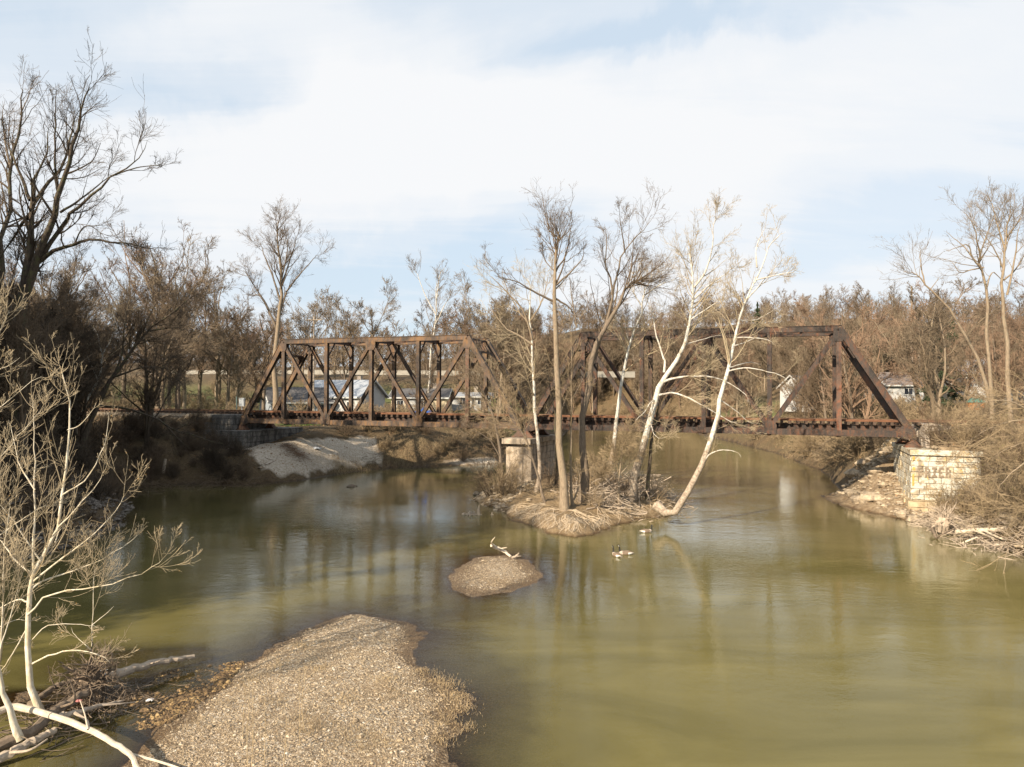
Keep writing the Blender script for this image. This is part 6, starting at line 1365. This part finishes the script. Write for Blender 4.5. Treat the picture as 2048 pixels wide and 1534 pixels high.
MAT['straw'] = plain('dry_straw', (0.36, 0.27, 0.155), 0.8, 0.3, 5, bump=0)
def tufts(name, label, pts, n, h, mat, seed, spread=0.7):
    rng = np.random.default_rng(seed); c = np.array(pts); i = rng.integers(0, len(c), n); p = c[i, :2]+rng.normal(size=(n, 2))*c[i, 2:3]; z = hmap(p[:, 0], p[:, 1]); k = z > -0.12; p, z = p[k], z[k]; m = len(p)
    a = rng.uniform(0, 6.28, m); e = np.abs(rng.normal(0, spread, m)); d = np.stack([np.cos(a)*np.sin(e), np.sin(a)*np.sin(e), np.cos(e)], 1); L = rng.uniform(0.4, 1.1, m)*h; P = np.empty((m, 4, 3)); P[:, 0] = np.column_stack([p, z-0.01])
    for j in range(1, 4): P[:, j] = P[:, j-1]+d*(L/3)[:, None]; d = nrm(d+[0, 0, -0.25]+rng.normal(size=(m, 3))*0.15)
    V, F = tubes(P, np.broadcast_to(np.array([0.004, 0.0035, 0.003, 0.001])*1.3, (m, 4)), 3); o = mesh_obj(name, V, F, MAT[mat]); tag(o, label, 'dry grass', kind='stuff')
zp = lambda px, py, s: (*ATZ(px, py)[:2], s)
tufts('dry_grass', 'straw-coloured tussocks along the right edge of the large gravel bar', [zp(870, 1360, .35), zp(890, 1365, .3), zp(905, 1372, .3), zp(900, 1390, .3), zp(915, 1400, .25), zp(905, 1425, .3), zp(890, 1450, .3), zp(880, 1480, .3), zp(850, 1345, .25), zp(925, 1420, .3), zp(935, 1455, .2), zp(770, 1370, .25), zp(720, 1480, .3), zp(690, 1415, .2), zp(750, 1500, .3), zp(640, 1350, .2), zp(600, 1300, .2), zp(560, 1340, .25), zp(500, 1370, .3)], 2200, 0.15, 'straw', 51)
tufts('dry_grass', 'brown dead weeds sprouting in the middle of the large gravel bar', [zp(600, 1450, .3), zp(610, 1480, .25), zp(630, 1465, .25), zp(540, 1420, .2), zp(800, 1400, .3), zp(690, 1500, .3), zp(440, 1420, .3), zp(380, 1460, .3)], 500, 0.26, 'twig_tan', 52, 0.5)
tufts('dry_grass', 'dry grass and canes on the right bank beyond the bridge', [(40, 78, 3), (38, 70, 2), (43, 90, 4), (44, 110, 6), (46, 130, 6), (36, 66, 1.5)], 5000, 1.0, 'straw', 53, 0.5)
tufts('dry_grass', 'yellow reeds hanging over the water below the left span', [(-14.5, 89, 1.2), (-17, 84, 1.0), (-19, 82, 0.8), (-12, 91, 1.0)], 2600, 0.9, 'straw', 54, 0.6)
def weeds():
    rng = np.random.default_rng(70); lab = ['tall bare weed stalk at the left of the large gravel bar', 'pale dry stalk beside the leftmost stalk on the gravel bar', 'tallest whitish stalk standing on the gravel bar', 'thin forked stalk right of the tallest one', 'reddish stalk rising from the dead weeds mid-bar', 'slender stalk behind the reddish one', 'short stalk near the bottom edge of the gravel bar']
    for k, (px, py, top) in enumerate([(497, 1560, 1345), (486, 1480, 1365), (503, 1534, 1345), (528, 1534, 1365), (600, 1500, 1335), (609, 1470, 1325), (567, 1534, 1430)]):
        b = G3(px, min(py, 1530)) if py < 1531 else ATZ(px, py, 0.25); t = AT(px+rng.uniform(-6, 6), top, b[1]); root = empty('dry_stalk', b, lab[k], 'weed stalk', 'weed stalks on the gravel bar'); h = t-b
        P = resample([(0, 0, -0.05), h*0.4+[rng.normal()*0.03, 0, 0], h*0.75+[rng.normal()*0.03, 0.02, 0], h], 8)[None]; R = np.linspace(0.009, 0.0035, 8)[None]; V, F = tubes(P, R, 5); mesh_obj('stem', V, F, MAT['straw'], root)
        g = grow(P, R, rng, 7, t0=0.15, t1=0.8, ang=(28, 8), lr=0.3, up=0.12, wig=0.08, npts=5, rr=0.6, rmin=0.003); V, F = tubes(g[0], g[1], 3); mesh_obj('side_shoots', V, F, MAT['twig_tan'], root)
weeds()

# ------------------------------------------------------------------ geese, litter, small things
MAT['goose_body'] = plain('brown_goose_feathers', (0.16, 0.115, 0.08), 0.8, 0.35, 30, bump=0.1)
MAT['goose_black'] = plain('black_goose_feathers', (0.015, 0.014, 0.014), 0.6, 0.2, 20, bump=0)
MAT['goose_white'] = plain('white_goose_feathers', (0.60, 0.57, 0.52), 0.7, 0.05, 20, bump=0)
MAT['goose_breast'] = plain('pale_goose_breast', (0.38, 0.32, 0.26), 0.8, 0.2, 30, bump=0)
def goose(label, px, py, heading, s=1.0, neck_turn=0.0, head_down=0.0):
    """floating goose; local +x is forward. One continuous body surface from tail to bill, coloured by region"""
    b = ATZ(px, py, 0.0)
    st = [(-0.46, 0.10, 0.006, 0.006), (-0.40, 0.115, 0.045, 0.02), (-0.30, 0.11, 0.10, 0.065), (-0.15, 0.08, 0.145, 0.115), (0.0, 0.07, 0.16, 0.13), (0.14, 0.075, 0.145, 0.12), (0.24, 0.10, 0.105, 0.10), (0.295, 0.155, 0.065, 0.075),
          (0.31, 0.22, 0.042, 0.05), (0.315, 0.29, 0.034, 0.037), (0.315, 0.36, 0.031, 0.032), (0.325, 0.425, 0.032, 0.031), (0.345, 0.462, 0.039, 0.036), (0.385, 0.475, 0.037, 0.034), (0.42, 0.470, 0.024, 0.020), (0.455, 0.462, 0.014, 0.009), (0.478, 0.458, 0.004, 0.003)]
    C = np.array([(a, 0, c-head_down*max(0, (a-0.3))*3) for a, c, _, _ in st]); k = 14; V, F, fm = [], [], []; n = len(st)
    for i in range(n):
        t = C[min(i+1, n-1)]-C[max(i-1, 0)]; t = t/np.linalg.norm(t); up = np.cross(t, (0, 1, 0)); up = up/np.linalg.norm(up); up = up if up[2] > 0 or abs(up[2]) < .4 else -up
        for j in range(k):
            a = 2*pi*j/k; q = C[i]+np.array([0, 1, 0])*cos(a)*st[i][2]+up*sin(a)*st[i][3]
            if i >= 8: q = np.array([0.31+(q[0]-0.31)*cos(neck_turn)-q[1]*sin(neck_turn), (q[0]-0.31)*sin(neck_turn)+q[1]*cos(neck_turn), q[2]])
            V.append(q)
    for i in range(n-1):
        for j in range(k):
            F.append((i*k+j, i*k+(j+1) % k, (i+1)*k+(j+1) % k, (i+1)*k+j)); up_ = sin(2*pi*(j+0.5)/k)
            fm.append(1 if i >= 13 else (2 if i in (11, 12) and up_ < 0.1 and abs(cos(2*pi*(j+.5)/k)) > 0.3 else (1 if i >= 7 else (3 if i >= 5 else (2 if i <= 2 and up_ < 0.3 else 0)))))
    F += [tuple(range(k))[::-1], tuple(range((n-1)*k, n*k))]; fm += [1, 1]
    V = np.array(V)*s; c, d = cos(heading), sin(heading)
    root = empty('goose', b, label, 'goose', 'geese swimming by the island', heading)
    mesh_obj('body', V, F, [MAT['goose_body'], MAT['goose_black'], MAT['goose_white'], MAT['goose_breast']], root, smooth=True, fmat=fm)
    for sd in (-1, 1):      # folded wings
        W, G = [], []; m = 9
        for i in range(m):
            t = i/(m-1); x = 0.16-0.56*t; r = 0.075*sin(pi*min(t*0.9+0.12, 1))**0.7+0.004; zc = 0.135-0.01*t; yc = sd*(0.105-0.075*t**1.5)
            for j in range(8): a = 2*pi*j/8; W.append((x, yc+sd*0.036*cos(a)*(1-t*0.5), zc+r*sin(a)))
        for i in range(m-1):
            for j in range(8): G.append((i*8+j, i*8+(j+1) % 8, (i+1)*8+(j+1) % 8, (i+1)*8+j))
        G += [tuple(range(8)), tuple(range((m-1)*8, m*8))]
        mesh_obj('wing', np.array(W)*s, G, MAT['goose_body'], root, smooth=True)
goose('goose swimming away with its neck up, left of the pair below the island', 1233, 1113, radians(115), 1.05)
goose('goose swimming left with pale breast, right of the pair below the island', 1251, 1109, radians(170), 1.05)
goose('goose apart from the pair, drifting right in the reflections of the island trees', 1293, 1065, radians(12), 1.1, 0.5, 0.3)
def ragbit(name, label, cat, c, size, mat, seed):
    rng = np.random.default_rng(seed); n = 7; g = np.linspace(-0.5, 0.5, n); X, Y = np.meshgrid(g, g); Z = 0.25*np.exp(-(X**2+Y**2)*5)+rng.normal(0, 0.05, X.shape)
    V = np.stack([X, Y, Z], -1).reshape(-1, 3)*size; V2 = V-[0, 0, 0.03*size]; idx = np.arange(n*n).reshape(n, n)
    F = [tuple(q) for q in np.stack([idx[:-1, :-1], idx[:-1, 1:], idx[1:, 1:], idx[1:, :-1]], -1).reshape(-1, 4)]; F += [tuple(i+n*n for i in f[::-1]) for f in F]
    o = mesh_obj(name, np.vstack([V, V2])+c, F, MAT[mat], loc=np.array(c)); tag(o, label, cat); return o
ragbit('plastic_bag', 'crumpled red and white bag caught in the driftwood at the lower left', 'bag', ATZ(157, 1402, 0.55), 0.15, 'faded_red', 1)
ragbit('plastic_bag', 'white plastic scrap on the shallow gravel at the tip of the forked log', 'bag', G3(300, 1404)+[0, 0, .03], 0.18, 'white_plastic', 2)
ragbit('plastic_bag', 'white bag snagged behind the uprooted stump', 'bag', ATZ(206, 1345, 0.5), 0.3, 'white_plastic', 3)
ragbit('tarp', 'bright blue tarp behind the fourth panel of the left span', 'tarp', AT(847, 826, 104), 2.4, 'blue', 4)
ragbit('tarp', 'small blue scrap in the brush before the half hidden white house', 'tarp', AT(1575, 800, 108), 0.6, 'blue', 5)
ragbit('tarp', 'pale grey plastic sheet on the silt slope under the left span', 'tarp', G3(633, 899)+[0, 0, .05], 0.9, 'roof_metal', 6)
ragbit('floating_debris', 'dark clump of debris drifting below the left bank', 'debris', ATZ(704, 973, 0.0), 0.9, 'wood_dark', 7)
def board(name, label, cat, px, py, Y, w, h, mat, pole_=True):
    p = AT(px, py, Y); z = H(p[0], p[1]); root = empty(name, (p[0], p[1], z), label, cat); mb = MB(); mb.box((0, 0, p[2]-z), (w, 0.05, h)); mb.build('panel', MAT[mat], root)
    mb = MB(); mb.tube([(0, 0.06, -0.3), (0, 0.06, p[2]-z-0.05)], [0.04, 0.04], 8); mb.build('post', MAT['galv'], root)
board('road_sign', 'small orange sign in the brush behind the third panel of the right span', 'sign', 1385, 736, 285, 1.2, 2.0, 'orange')
def playhouse(px, py, Y):
    p = AT(px, py, Y); z = H(p[0], p[1]); root = empty('playhouse', (p[0], p[1], z+0.9), 'small orange playhouse with a teal top on legs at the right', 'playhouse')
    mb = MB()
    for a in (-0.7, 0.7):
        for b in (-0.6, 0.6): mb.box((a, b, -0.2), (0.12, 0.12, 1.7))
    mb.build('leg', MAT['pole'], root)
    mb = MB(); mb.box((0, 0, 1.1), (1.7, 1.4, 1.0)); mb.build('wall', MAT['orange_wood'], root)
    mb = MB(); mb.prism([(-1, -0.9, 1.62), (1, -0.9, 1.62), (0, -0.9, 2.2)], (0, 1.8, 0)); mb.build('roof', MAT['teal'], root)
    mb = MB(); mb.box((0, -0.72, 1.15), (0.5, 0.04, 0.5)); mb.build('window', MAT['glass'], root)
MAT['orange_wood'] = plain('orange_wood', (0.50, 0.20, 0.07), 0.7, 0.15, 3)
playhouse(1950, 812, 100)
